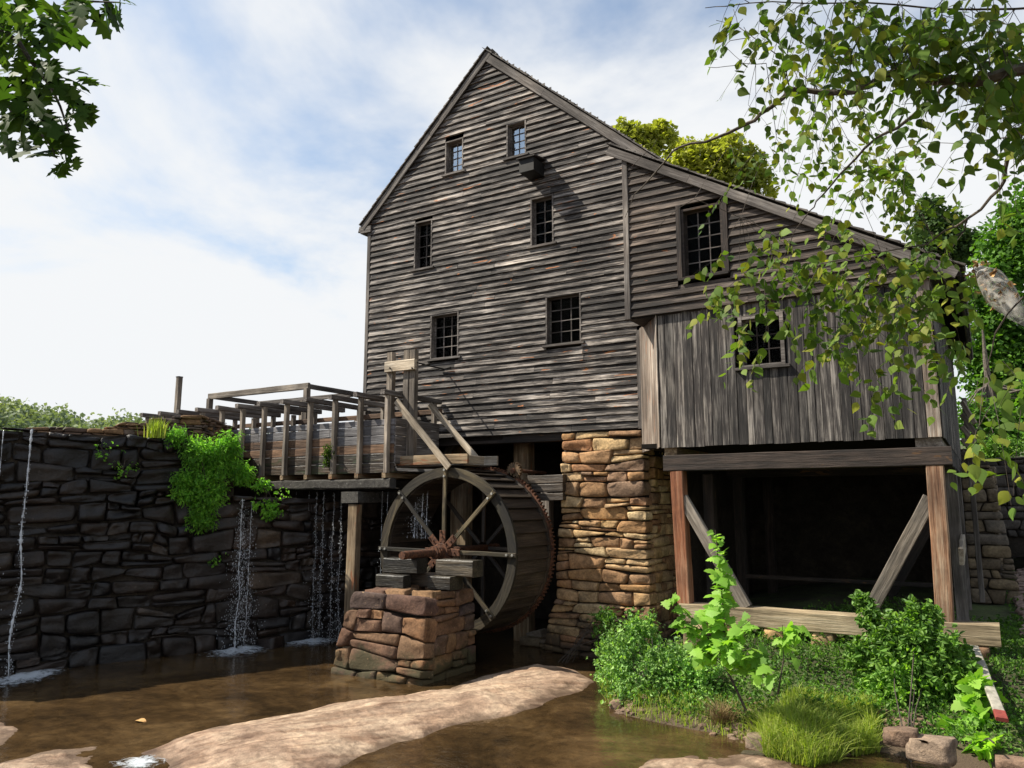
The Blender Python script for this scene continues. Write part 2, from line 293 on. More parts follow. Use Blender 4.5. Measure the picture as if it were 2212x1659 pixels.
# water
m,nt,b,o=newmat('brown_creek_water'); M['water']=m
v,_=objvec(nt,(1,1,1),False); bedn=noise(nt,v,.55,7,.7,.6); c=ramp(nt,bedn,[(.36,(.022,.014,.007)),(.5,(.046,.028,.013)),(.64,(.082,.052,.025))]); f2=noise(nt,v,4,6,.7,.3)
c=mixc(nt,1,c,ramp(nt,f2,[(.35,(.7,.7,.7)),(.68,(1.4,1.35,1.2))]),'MULTIPLY')
nt.links.new(c,b.inputs['Base Color']); b.inputs['Roughness'].default_value=.035; b.inputs['IOR'].default_value=1.33
v4,_=objvec(nt,(1,1,1),False); rip=mth(nt,'ADD',noise(nt,v4,2.2,3,.55,.8),mth(nt,'MULTIPLY',noise(nt,v4,9,3,.6,.5),.35)); bump(nt,b,rip,.30,.045)
m,nt,b,o=newmat('falling_water'); M['fall']=m
b.inputs['Base Color'].default_value=(.75,.78,.82,1); b.inputs['Roughness'].default_value=.15; b.inputs['Transmission Weight'].default_value=.3; b.inputs['IOR'].default_value=1.33
m,nt,b,o=newmat('white_foam'); M['foam']=m
b.inputs['Base Color'].default_value=(.82,.84,.86,1); b.inputs['Roughness'].default_value=.4
# ground
m,nt,b,o=newmat('earth_and_grass'); M['ground']=m
v,_=objvec(nt,(1,1,1),False); a=noise(nt,v,.9,8,.65,.5); c2=noise(nt,v,9,6,.7)
c=ramp(nt,a,[(.38,(.035,.028,.014)),(.5,(.05,.06,.018)),(.62,(.07,.10,.025))]); c=mixc(nt,1,c,ramp(nt,c2,[(.3,(.6,.6,.6)),(.7,(1.4,1.4,1.3))]),'MULTIPLY')
ge=nt.nodes.new('ShaderNodeNewGeometry'); sx=nt.nodes.new('ShaderNodeSeparateXYZ'); nt.links.new(ge.outputs['Position'],sx.inputs[0]); fz=ramp(nt,mth(nt,'ADD',sx.outputs[2],mth(nt,'MULTIPLY',c2,.2)),[(.22,(1,1,1)),(.42,(0,0,0))]); c=mixc(nt,fz,c,(.075,.05,.03))
nt.links.new(c,b.inputs['Base Color']); b.inputs['Roughness'].default_value=.95; bump(nt,b,c2,1,.05)
m,nt,b,o=newmat('creek_bed_mud'); M['mud']=m
v,_=objvec(nt,(1,1,1),False); c=ramp(nt,noise(nt,v,2,6,.6),[(.35,(.03,.02,.01)),(.65,(.09,.06,.035))]); nt.links.new(c,b.inputs['Base Color']); b.inputs['Roughness'].default_value=.9
# ------------------------------------------------------------------ leaf stamping
def T_leaf(n=2,w=.42,fold=.12,curl=.15,tipf=.5):
    """leaf in xy plane, base at 0, tip at (1,0); two halves folded"""
    v=[(0,0,0)]; xs=[.0]+[ (i+1)/(n+1) for i in range(n)]+[1.]
    v=[];f=[]
    for i,x in enumerate(xs):
        z=-curl*x*x
        if i in (0,len(xs)-1): v.append((x,0,z))
        else:
            ww=w*math.sin(math.pi*x**(.72))*.95; v+= [(x,0,z),(x,ww,z+fold*ww*2),(x,-ww,z+fold*ww*2)]
    idx=[0]+[1+3*i for i in range(n)]+[1+3*n]
    f=[]
    for s in (1,2):
        f.append((0,idx[1],idx[1]+s))
        for i in range(n-1): a=idx[i+1];c=idx[i+2]; f.append((a,c,c+s)); f.append((a,c+s,a+s))
        f.append((idx[n],idx[n+1],idx[n]+s))
    return np.array(v,float),np.array(f)
def T_quad(w=.35):
    return np.array([(0,0,0),(.5,w,.06),(1,0,-.06),(.5,-w,.06)]),np.array([(0,1,2),(0,2,3)])
def T_poly(pts,curl=.1):
    """outline around a centre, fan"""
    c=np.mean(pts,axis=0); v=[(c[0],c[1],.0)]+[(p[0],p[1],-curl*(p[0]-c[0])**2-curl*1.5*(p[1]**2)) for p in pts]
    n=len(pts); return np.array(v,float),np.array([(0,i+1,(i+1)%n+1) for i in range(n)])
MAPLE=[(0,0),(.10,.16),(.02,.42),(.22,.34),(.30,.52),(.42,.28),(.55,.34),(.62,.22),(.78,.2),(1,0),(.78,-.2),(.62,-.22),(.55,-.34),(.42,-.28),(.30,-.52),(.22,-.34),(.02,-.42),(.10,-.16)]
OAK=[(0,0),(.12,.06),(.2,.2),(.28,.1),(.38,.3),(.5,.13),(.62,.32),(.72,.14),(.84,.2),(.9,.08),(1,0),(.9,-.08),(.84,-.2),(.72,-.14),(.62,-.32),(.5,-.13),(.38,-.3),(.28,-.1),(.2,-.2),(.12,-.06)]
BIRCH=[(0,0),(.08,.16),(.2,.3),(.36,.34),(.5,.29),(.66,.2),(.82,.09),(1,0),(.82,-.09),(.66,-.2),(.5,-.29),(.36,-.34),(.2,-.3),(.08,-.16)]
def stamp(tmpl,P,D,U,size):
    """P positions, D tip directions, U approx normals, size per leaf -> verts,faces,rnd"""
    tv,tf=tmpl; P=np.asarray(P,float);D=np.asarray(D,float);U=np.asarray(U,float);n=len(P)
    D=D/np.linalg.norm(D,axis=1,keepdims=True); Yv=np.cross(U,D); Yv/=np.maximum(np.linalg.norm(Yv,axis=1,keepdims=True),1e-6); Zv=np.cross(D,Yv)
    s=np.asarray(size).reshape(-1,1,1)
    V=P[:,None,:]+s*(tv[None,:,0:1]*D[:,None,:]+tv[None,:,1:2]*Yv[:,None,:]+tv[None,:,2:3]*Zv[:,None,:])
    k=len(tv); F=(tf[None]+(np.arange(n)*k)[:,None,None]).reshape(-1,tf.shape[1])
    rnd=np.repeat(rng.random(n),k); return V.reshape(-1,3),F,rnd
def rdir(n):
    v=rng.normal(size=(n,3)); return v/np.linalg.norm(v,axis=1,keepdims=True)
def crown_pts(c,r,clumps,per,cr,flat=.8,low=-.6):
    c=np.array(c,float); r=np.array(r,float)
    d=rdir(clumps*3); d=d[d[:,2]>low][:clumps]; rad=(rng.random(len(d))**.4)*.92; cc=c+d*rad[:,None]*r
    q=rdir(len(d)*per); rr=np.cbrt(rng.random(len(q))*.6+.4); sz=(rng.random(len(d))*.6+.7)
    pts=np.repeat(cc,per,0)+q*(rr*np.repeat(sz,per)*cr)[:,None]*np.array([1,1,flat])
    return pts,q
def leaf_obj(name,tm,pts,out,size,mat,parent=None,droop=.3,W=None,**k):
    n=len(pts); D=rdir(n)*.9+out*.6; D[:,2]-=droop; U=rdir(n)*.7+out*.4; U[:,2]+=.7
    sz=size*(rng.random(n)*.7+.6); v,f,r=stamp(tm,pts,D,U,sz)
    if W is None and parent is not None: W=Matrix.Translation(WM[parent].translation)
    if W is not None: v=v-np.array(W.translation)
    return link(name,npmesh(v,f,r),mat,parent,W,**k)
# ------------------------------------------------------------------ stone walls
US=[0,.055,.3,.55,.78,.945,1]; VS=[0,.09,.36,.66,.91,1]
def stone_mesh(c,out,depth,edge=.03,nz=.02,seed=0,nu=5,nv=4):
    """c: four corners (u,v) CCW from lower left; local x=u,y=v,z=outward"""
    c=[Vector((p[0],p[1])) for p in c]; cen=sum(c,Vector((0,0)))/4
    v=[];f=[]; nu=len(US); nv=len(VS); tx=random.gauss(0,.03); ty=random.gauss(0,.04); ccut=random.uniform(.02,.13)
    wq=max(.05,(c[1]-c[0]).length); hq=max(.05,(c[3]-c[0]).length)
    for j in range(nv):
        for i in range(nu):
            s=US[i];t=VS[j]
            p=(c[0]*(1-s)+c[1]*s)*(1-t)+(c[3]*(1-s)+c[2]*s)*t
            es=1-abs(2*s-1)**5; et=1-abs(2*t-1)**4; e=min(es,et)
            corner=(abs(2*s-1)**3)*(abs(2*t-1)**3); p=p.lerp(cen,ccut*corner)
            h=mn.noise(Vector((p.x*4+seed,p.y*4,seed*.7)))*nz+mn.noise(Vector((p.x*11+seed,p.y*11,3)))*nz*.5
            if i in(0,nu-1) or j in(0,nv-1): z=out-edge; p=p+Vector((mn.noise(Vector((p.x*5,p.y*5,seed)))*.016,mn.noise(Vector((p.x*5,p.y*5,seed+9)))*.016))
            else: z=out+h*1.6+tx*(p.x-cen.x)+ty*(p.y-cen.y)*1.5-(edge*.25 if (i in(1,nu-2) or j in(1,nv-2)) else 0)
            v.append((p.x,p.y,z))
    g=lambda i,j:j*nu+i
    for j in range(nv-1):
        for i in range(nu-1): f.append((g(i,j),g(i+1,j),g(i+1,j+1),g(i,j+1)))
    ringi=[g(i,0) for i in range(nu)]+[g(nu-1,j) for j in range(1,nv)]+[g(i,nv-1) for i in range(nu-2,-1,-1)]+[g(0,j) for j in range(nv-2,0,-1)]
    b=len(v)
    for k in ringi: p=v[k]; v.append((p[0]+(cen.x-p[0])*.03,p[1]+(cen.y-p[1])*.03,-depth))
    m=len(ringi)
    for k in range(m): f.append((ringi[k],b+k,b+(k+1)%m,ringi[(k+1)%m]))
    f.append(tuple(b+k for k in range(m)))
    return v,f
def stone_wall(parent,W,Lg,bot,top,ch,cw,mat,depth=.3,left=None,right=None,outv=.035,gap=.012,limit=9999,split=.25,wav=.25,nz=.02,edge=.035,skip=None,name='stone'):
    """W: matrix local x along, y up, z outward. bot/top functions of u; left/right(v) trims"""
    bot=bot if callable(bot) else (lambda u,b=bot:b); top=top if callable(top) else (lambda u,t=top:t)
    left=left or (lambda v:0.); right=right or (lambda v:Lg)
    zmin=min(bot(0),bot(Lg)); zmax=max(top(u) for u in np.linspace(0,Lg,9)); vs_=[zmin]
    while vs_[-1]<zmax-.06: vs_.append(vs_[-1]+random.uniform(*ch))
    n=len(vs_); sd=random.random()*50; made=0; acc=[]
    def line(k,u): return vs_[k]+ (wav*(ch[0]+ch[1])/2*mn.noise(Vector((u*1.1+sd,k*3.7,0))) if 0<k else 0)
    for k in range(n-1):
        u=left(vs_[k])-random.uniform(0,.1)*0
        ue=right(vs_[k])
        while u<ue-.04:
            w=random.uniform(*cw)*(random.choice((.6,1,1,1.35)));
            if ue-(u+w)<cw[0]*.6: w=ue-u
            u2=u+w; l0=left(vs_[k+1])-left(vs_[k]); r0=right(vs_[k+1])-right(vs_[k])
            sl=(l0*(1-(u-left(vs_[k]))/(ue-left(vs_[k])))+r0*((u-left(vs_[k]))/(ue-left(vs_[k])))); sr=(l0*(1-(u2-left(vs_[k]))/(ue-left(vs_[k])))+r0*((u2-left(vs_[k]))/(ue-left(vs_[k]))))
            jl=mn.noise(Vector((u*9,k*5,sd)))*.10 if u>left(vs_[k])+.01 else 0; jr=mn.noise(Vector((u2*9,k*5,sd)))*.10 if u2<ue-.01 else 0
            a=(u-jl,line(k,u));b=(u2-jr,line(k,u2)); c=(u2+sr+jr,min(line(k+1,u2),top(u2)));d=(u+sl+jl,min(line(k+1,u),top(u)))
            if d[1]-a[1]>.05 and c[1]-b[1]>.05 and not(skip and skip((u+u2)/2,(a[1]+c[1])/2)):
                cells=[(a,b,c,d)]; r=random.random()
                if r<split and d[1]-a[1]>ch[0]*.8:
                    t=random.uniform(.35,.65); t2=t+random.uniform(-.12,.12); lr=lambda p,q,t:(p[0]+(q[0]-p[0])*t,p[1]+(q[1]-p[1])*t)
                    m1=lr(a,d,t);m2=lr(b,c,t2); cells=[(a,b,m2,m1)]
                    if random.random()<.5 and w>cw[0]*1.1:
                        s=random.uniform(.35,.65); mb=lr(m1,m2,s); mt=lr(d,c,s); cells+=[(m1,mb,mt,d),(mb,m2,c,mt)]
                    else: cells.append((m1,m2,c,d))
                for q in cells:
                    cx=sum(p[0] for p in q)/4; cy=sum(p[1] for p in q)/4
                    g=gap
                    q=[(p[0]+(g if p[0]<cx else -g),p[1]+(g if p[1]<cy else -g)) for p in q]
                    ql=[(p[0]-q[0][0],p[1]-q[0][1]) for p in q]
                    if min(q[2][1]-q[1][1],q[3][1]-q[0][1])<.02: continue
                    v,f=stone_mesh(ql,random.uniform(-.3,1)*outv,depth,edge,nz,random.random()*90)
                    acc.append(((q[1][0]-q[0][0])*(q[3][1]-q[0][1]),v,f,q[0])); made+=1
            u=u2
    acc.sort(key=lambda e:-e[0])
    for _,v,f,q0_ in acc[:limit]: link(name,mesh(v,f,True),mat,parent,W@Matrix.Translation((q0_[0],q0_[1],0)))
    if len(acc)>limit:
        V=[];F=[]
        for _,v,f,q0_ in acc[limit:]:
            k=len(V); V+=[(p[0]+q0_[0],p[1]+q0_[1],p[2]) for p in v]; F+=[tuple(i+k for i in g_) for g_ in f]
        link('small_stones',mesh(V,F,True),mat,parent,W,kind='stuff')
    return made
def wallframe(o,t,n=None):
    t=Vector(t).normalized(); up=Vector((0,0,1)); return frame(o,t,up,t.cross(up))
def boxm(x0,x1,y0,y1,z0,z1):
    return [(x0,y0,z0),(x1,y0,z0),(x1,y1,z0),(x0,y1,z0),(x0,y0,z1),(x1,y0,z1),(x1,y1,z1),(x0,y1,z1)],[(0,3,2,1),(4,5,6,7),(0,1,5,4),(1,2,6,5),(2,3,7,6),(3,0,4,7)]
def prism(poly,y0,y1):
    """poly in (x,z), extruded along y"""
    n=len(poly); v=[(p[0],y0,p[1]) for p in poly]+[(p[0],y1,p[1]) for p in poly]
    f=[tuple(range(n)),tuple(range(2*n-1,n-1,-1))]+[(i,i+n,(i+1)%n+n,(i+1)%n) for i in range(n)]
    return v,f
def box(name,x0,x1,y0,y1,z0,z1,mat,parent=None,**k):
    v,f=boxm(x0,x1,y0,y1,z0,z1); return link(name,mesh(v,f),mat,parent,**k)
#==SETTING==
YG=17.3; YS=16.0; YB=16.07
# dam line (plan): two water-line points
A0=oZ(0,1458,0); B0=oZ(740,1375,0); DT=Vector((B0.x-A0.x,B0.y-A0.y,0)).normalized(); DN=DT.cross(Vector((0,0,1)))  # outward (towards the pool)
D0=A0-DT*3.2; DL=(B0-D0).length+1.2
def dam_hit(x,y):
    d=ray(x,y); t=(D0-CAM).dot(DN)/d.dot(DN); p=CAM+d*t; return (p-D0).dot(DT),p.z,p
shore=[(-9.2,25),(-8.6,19),(-7.3,15.3),(-6.3,13.6),(-5.7,12.95),(-4.5,12.75),(-3.5,12.6),(-3.2,12.0),(-2.4,11.9),(-1.7,13.1),(-.7,12.8),(.3,12.6),(1.6,11.5),(3.5,9),(5,5),(9,-2),(40,-2),(60,60),(-9.2,60)]
def sdist(X,Y,poly):
    X=np.asarray(X,float);Y=np.asarray(Y,float); d=np.full(X.shape,1e9); ins=np.zeros(X.shape,bool); n=len(poly)
    for i in range(n):
        x0,y0=poly[i];x1,y1=poly[(i+1)%n]; ex,ey=x1-x0,y1-y0; t=np.clip(((X-x0)*ex+(Y-y0)*ey)/(ex*ex+ey*ey),0,1)
        d=np.minimum(d,np.hypot(X-x0-t*ex,Y-y0-t*ey)); c=((y0>Y)!=(y1>Y))&(X<(x1-x0)*(Y-y0)/((y1-y0) or 1e-9)+x0); ins^=c
    return np.where(ins,d,-d)
def vnoise(X,Y,s,seed=0):
    return np.array([mn.noise(Vector((x*s+seed,y*s,seed*1.3))) for x,y in zip(np.ravel(X),np.ravel(Y))]).reshape(np.shape(X))
def gz(X,Y):
    X=np.asarray(X,float);Y=np.asarray(Y,float); d=sdist(X,Y,shore)
    z=np.interp(d,[-4,-1,0,.35,1.2,3,5,9,13,20,60],[-.7,-.45,-.03,.14,.38,.92,1.2,2.1,2.9,3.5,6])
    tb_=np.clip((X+.1)/2.6,0,1); tb_=tb_*tb_*(3-2*tb_); z=np.minimum(z,np.interp(Y,[0,16,17,30],[9,1.0,1.05,1.4]))*(1-tb_)+z*tb_
    return z+vnoise(X,Y,.9,3)*.08*np.clip(d+.3,0,1)
def grid_mesh(xs,ys,zf,keep=None,smooth=True):
    X,Y=np.meshgrid(xs,ys); Z=zf(X,Y); nx=len(xs); v=np.c_[X.ravel(),Y.ravel(),Z.ravel()]
    i,j=np.meshgrid(np.arange(nx-1),np.arange(len(ys)-1)); a=(j*nx+i).ravel(); f=np.c_[a,a+1,a+nx+1,a+nx]
    if keep is not None:
        k=keep(X,Y).ravel(); f=f[k[f].any(axis=1)]
        used=np.unique(f); mp=np.full(len(v),-1); mp[used]=np.arange(len(used)); v=v[used]; f=mp[f]
    return npmesh(v,f,smooth=smooth)
xs=np.concatenate([np.linspace(-14,4,100),np.linspace(4.5,70,30)]); ys=np.concatenate([np.linspace(-8,9,16),np.linspace(9.3,24,80),np.linspace(25,90,24)])
link('ground',grid_mesh(xs,ys,gz),M['ground'],kind='structure')
bd=grid_mesh(np.linspace(-400,400,20),np.linspace(-300,900,20),lambda X,Y:X*0-.9); link('creek_bed',bd,M['mud'],kind='structure')
wv,wf=boxm(-19.8,12,-25,22,-.5,0)
link('creek_water',mesh([(-22,-25,0),(12,-25,0),(12,22,0),(-22,22,0)],[(0,1,2,3)]),M['water'],kind='structure')
#pond behind the dam, with its bank and the far wood
pz=5.0
pp=[D0-DN*1.3-DT*40,D0-DN*1.3+DT*(DL-4.5)]; pond=[(pp[0].x,pp[0].y),(pp[1].x,pp[1].y),(-24,60),(-400,200),(-400,-40)]
link('mill_pond',mesh([(x,y,pz-.1) for x,y in pond],[(0,1,2,3,4)]),M['water'],kind='structure')
def hill(X,Y):
    d=np.hypot(X,Y); a=np.degrees(np.arctan2(-X,Y)); return np.interp(d,[95,130,170,260],[4.5,8,17,24])*np.interp(a,[25,45,60,75,100],[.35,.7,1.0,1.05,.9])+vnoise(X,Y,.02,5)*3
hx=np.linspace(-330,0,60); hy=np.linspace(-60,260,50)
link('hill',grid_mesh(hx,hy,hill,keep=lambda X,Y:(np.hypot(X,Y)>92)&(np.arctan2(-X,Y)>.35)),M['ground'],kind='structure')
P=[];Q=[]
for i in range(420):
    a=R(random.uniform(50,82)); d=random.uniform(100,185); x=-math.sin(a)*d; y=math.cos(a)*d; z=float(hill(np.array([x]),np.array([y]))[0])
    s=random.uniform(2.6,5.0); p,q=crown_pts((x,y,z+s*.7-1.5),(s,s,s*1.0),22,26,s*.36); P.append(p);Q.append(q)
P=np.concatenate(P);Q=np.concatenate(Q)
def far_top(): pass
leaf_obj('far_forest',T_quad(.5),P,Q,.75,M['farforest'],None,.2,label='green wood across the mill pond, its haze mixed into the leaf colours',kind='stuff',cat='forest')
# right-hand hillside behind the retaining wall
def rh(X,Y): return np.interp(Y,[28,34,60,120],[4.7,5.2,7,12])+vnoise(X,Y,.1,8)*.3
link('hillside',grid_mesh(np.linspace(-60,80,30),np.linspace(28.3,200,30),rh),M['ground'],kind='structure')
# ------------------------------------------------------------------ dam
lip=[dam_hit(x,y) for x,y in ((0,921),(57,924),(165,933),(345,950))]; LZ=lip[1][1]
uR=dam_hit(420,960)[0]; zlow=dam_hit(560,1072)[1]
dam=thing('stone_dam','tall dark wet stone dam wall beside the pool, left of the water wheel','dam',D0)
def damtop(u): return np.interp(u,[0,lip[0][0],lip[3][0],uR,uR+1.0,uR+1.2,DL],[LZ,LZ,LZ-.02,LZ-.05,LZ-.3,zlow,zlow-.05])
WD=wallframe(D0,DT)
stone_wall(dam,WD,DL,-.35,damtop,(.24,.46),(.35,1.15),M['dam'],depth=.35,outv=.14,limit=296,split=.33,wav=.8,nz=.09,gap=.014)
p=[(0,-.6),(DL,-.6),(DL,zlow-.15),(uR+1.1,zlow-.15),(uR+1.0,LZ-.35),(uR,LZ-.1),(0,LZ-.06)]
v=[(a,b,-.12) for a,b in p]+[(a,b,-1.5) for a,b in p]; n=len(p)
link('core',mesh(v,[tuple(range(n)),tuple(range(2*n-1,n-1,-1))]+[(i,i+n,(i+1)%n+n,(i+1)%n) for i in range(n)]),M['core'],dam,WD)
# dry-stacked wall on top of the dam
q0=dam_hit(170,925); q1=dam_hit(432,905)
up=thing('dry_stone_wall','low dry-stacked brown stone wall on top of the dam, left of the flume','wall',D0+DT*q0[0]+Vector((0,0,LZ)))
W2=wallframe(D0+DT*(q0[0]-1)-DN*.55,DT); Lw=(uR-q0[0])+1.3
t0=LZ+.05; t1=LZ+.62
nst=stone_wall(up,W2,Lw,LZ-.12,lambda u:LZ+np.interp(u,[0,Lw*.35,Lw*.75,Lw],[.06,.16,.5,.62]),(.08,.15),(.2,.6),M['dry'],depth=.35,outv=.08,gap=.006,split=.3,nz=.03)
W3=wallframe(D0+DT*(uR+.35)-DN*.75,(DT*.55+DN*.0+Vector((.9,.15,0))).normalized())
cw0=W2@Vector((Lw,0,0)); cap=oY(497,925,15.6)
W3=wallframe((cw0.x,cw0.y,0),Vector((cap.x-cw0.x+.3,15.6-cw0.y,0))); L3=Vector((cap.x-cw0.x+.3,15.6-cw0.y)).length
stone_wall(up,W3,L3,LZ-.35,LZ+.6,(.08,.16),(.25,.7),M['dry'],depth=.5,outv=.1,gap=.006,split=.3,nz=.03)
v,f=boxm(0,Lw,LZ-.1,LZ+.05,-.5,-.1); link('core',mesh(v,f),M['core'],up,W2)
v,f=boxm(0,L3,LZ-.3,LZ+.5,-.7,-.1); link('core',mesh(v,f),M['core'],up,W3)
def gpt(x,y): return float(gz(np.array([x]),np.array([y]))[0])
#==MILL==
mill=thing('wooden_watermill','old dark weathered clapboard watermill with steep gable and lean-to wing on posts','mill',(-11.3,17.3,0))
XL=oY(797,495,YG).x; ZE=oY(797,495,YG).z; APX=oY(1055,112,YG); RT=oY(1405,334,YG); TL=oY(783,490,YG); ZB=5.40
SHZ=oY(1355,688,YS).z; SHX=oY(1355,688,YS).x
def rakeL(z): return TL.x+(APX.x-TL.x)*(z-TL.z)/(APX.z-TL.z)
def rakeR(z): return RT.x+(APX.x-RT.x)*(z-RT.z)/(APX.z-RT.z)
def clap_mesh(Lg,h,tb=.062,tt=.005,sk0=0,sk1=0):
    n=max(2,min(12,int(Lg/.35))); v=[];f=[]; s=random.random()*99; wob=.010
    for i in range(n+1):
        x=Lg*i/n; e=mn.noise(Vector((x*.9,s,0)))*wob*1.4+random.uniform(-.002,.002); o=mn.noise(Vector((x*.6,s,5)))*.008
        if i in(0,n) and random.random()<.22: o+=random.uniform(.0,.014)
        k0=sk0*(1-i/n)+sk1*i/n
        for (y,z) in ((0,.008),(e-.0,tb+o-.004),(e+.006,tb+o),(h*.5,(tb+tt)/2+o*.5+.002),(h,tt)):
            v.append((x+k0*y,y,z))
    m=5
    for i in range(n):
        a=i*m;b=a+m
        for k in range(m-1): f.append((a+k,b+k,b+k+1,a+k+1)) if False else f.append((a+k,a+k+1,b+k+1,b+k)[::-1])
        f.append((a,b,b+4,a+4)[::-1])
    f.append((0,1,2,3,4)); f.append(tuple(n*m+k for k in (4,3,2,1,0)))
    return mesh(v,f)
def clap_rows(parent,W,z0,z1,ext,expo,holes,mat,jl=(2.2,4.6),name='clapboard',sk=0):
    """ext(z)->(u0,u1) in wall coordinates; holes: (u0,u1,z0,z1)"""
    z=z0
    while z<z1-.03:
        zm=z+expo*.5; ex=ext(zm)
        if ex and ex[1]-ex[0]>.08:
            segs=[ex]
            for (a,b,c,d) in holes:
                if z+expo*.75>c and z+expo*.25<d:
                    ns=[]
                    for s in segs:
                        if b<=s[0] or a>=s[1]: ns.append(s); continue
                        if a-s[0]>.05: ns.append((s[0],a))
                        if s[1]-b>.05: ns.append((b,s[1]))
                    segs=ns
            for s in segs:
                u=s[0]
                while u<s[1]-.02:
                    Lg=random.uniform(*jl); 
                    if s[1]-(u+Lg)<1.0: Lg=s[1]-u
                    k0=sk if abs(u-ex[0])<.01 else 0
                    me=clap_mesh(Lg-.006,expo+.04); link(name,me,mat,parent,W@Matrix.Translation((u+.003,z+random.uniform(-.003,.003),0))@Matrix.Rotation(random.uniform(-.0016,.0016),4,'Z'))
                    u+=Lg
        z+=expo
def window(parent,W,u0,u1,z0,z1,cols,rows,pane=M['glass'],fr=.05,depth=.17,fm=M['trim'],proud=.05,sill=True,sm=None,muntin=.022):
    """opening u0..u1 x z0..z1 in wall frame W"""
    w=u1-u0;h=z1-z0; W0=W@Matrix.Translation((u0,z0,0)); v=[];f=[]
    def add(x0,x1,y0,y1,za,zb):
        a,b=boxm(x0,x1,y0,y1,za,zb); k=len(v); v.extend(a); f.extend([tuple(i+k for i in q) for q in b])
    add(0,fr,0,h,-depth,proud); add(w-fr,w,0,h,-depth,proud); add(fr,w-fr,h-fr,h,-depth,proud-.004); add(fr,w-fr,0,fr*.6,-depth,proud-.004)
    # sash
    s=.035; zd=-depth*.62
    add(fr,fr+s,fr*.6,h-fr,zd-.02,zd+.02); add(w-fr-s,w-fr,fr*.6,h-fr,zd-.02,zd+.02); add(fr+s,w-fr-s,fr*.6,fr*.6+s,zd-.02,zd+.02); add(fr+s,w-fr-s,h-fr-s,h-fr,zd-.02,zd+.02)
    wo=link('window',mesh(v,f),fm,parent,W0)
    gx0,gx1,gy0,gy1=fr+s,w-fr-s,fr*.6+s,h-fr-s
    for i in range(1,cols):
        x=gx0+(gx1-gx0)*i/cols; link('muntin',mesh(*boxm(x-muntin/2,x+muntin/2,gy0,gy1,zd-.015,zd+.015)),sm or fm,wo,W0)
    for j in range(1,rows):
        y=gy0+(gy1-gy0)*j/rows
        link('muntin',mesh(*boxm(gx0,gx1,y-muntin/2,y+muntin/2,zd-.013,zd+.017)),sm or fm,wo,W0)
    for i in range(cols):
        for j in range(rows):
            x0=gx0+(gx1-gx0)*i/cols;x1=gx0+(gx1-gx0)*(i+1)/cols;y0=gy0+(gy1-gy0)*j/rows;y1=gy0+(gy1-gy0)*(j+1)/rows
            t=random.uniform(-.004,.004)
            link('pane',mesh([(x0,y0,zd+t),(x1,y0,zd-t),(x1,y1,zd+t*.5),(x0,y1,zd)],[(0,1,2,3)]),pane,wo,W0)
    if sill:
        link('sill',mesh(*boxm(-.09,w+.09,-.055,0,-depth*.5,proud+.05)),fm,wo,W0)
    return wo
WG=wallframe((0,YG,0),(1,0,0))
def wr(x0,y0,x1,y1,Y): a=oY(x0,y1,Y);b=oY(x1,y0,Y); return (a.x,b.x,a.z,b.z)
def wrect(xl,yb_l,xr,yt_r,Y=YG): a=oY(xl,yb_l,Y);b=oY(xr,yt_r,Y); return (a.x,b.x,a.z,b.z)
wins=[wrect(963,379,1003,297),wrect(1096,344,1138,258),wrect(896,584,936,473),wrect(1148,534,1197,419),wrect(931,777,993,672),wrect(1181,747,1256,630)]
def extG(z):
    l=XL+.14 if z<ZE else rakeL(z)-.02
    r=-6.98 if z<SHZ+.1 else min(-6.72,rakeR(z)+.02) 
    return (l,r) if r>l else None
clap_rows(mill,WG,ZB,APX.z-.1,extG,.178,[(a-.0,b+.0,c-.04,d+.02) for a,b,c,d in wins],M['clap'])
for i,(a,b,c,d) in enumerate(wins):
    cols,rows=[(2,4),(2,4),(2,4),(2,4),(3,4),(3,4)][i]
    window(mill,WG,a,b,c,d,cols,rows,M['skyglass'] if i<2 else M['glass'],fr=.04,depth=.22,proud=.055)
# corner boards
cbm=lambda x0,x1,z0,z1,Y,mat=M['trim'],nm='corner_board',th=.06: beam(nm,((x0+x1)/2,Y-th/2,z0),((x0+x1)/2,Y-th/2,z1),x1-x0,th,mat,mill,up=(0,1,0),j=.003,bev=.006)
cbm(XL,XL+.13,ZB-.02,ZE-.05,YG-.0); cbm(-7.0,-6.86,ZB-.02,SHZ+.0,YG-.0)
# walls that close the body
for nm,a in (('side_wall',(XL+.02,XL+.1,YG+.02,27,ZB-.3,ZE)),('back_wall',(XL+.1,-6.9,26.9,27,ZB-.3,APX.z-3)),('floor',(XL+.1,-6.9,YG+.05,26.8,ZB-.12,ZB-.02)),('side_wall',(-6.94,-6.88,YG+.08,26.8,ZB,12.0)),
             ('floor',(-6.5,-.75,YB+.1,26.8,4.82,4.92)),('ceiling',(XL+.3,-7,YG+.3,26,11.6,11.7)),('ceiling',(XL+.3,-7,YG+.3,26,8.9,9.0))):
    box(nm,*a,M['inner'],mill)
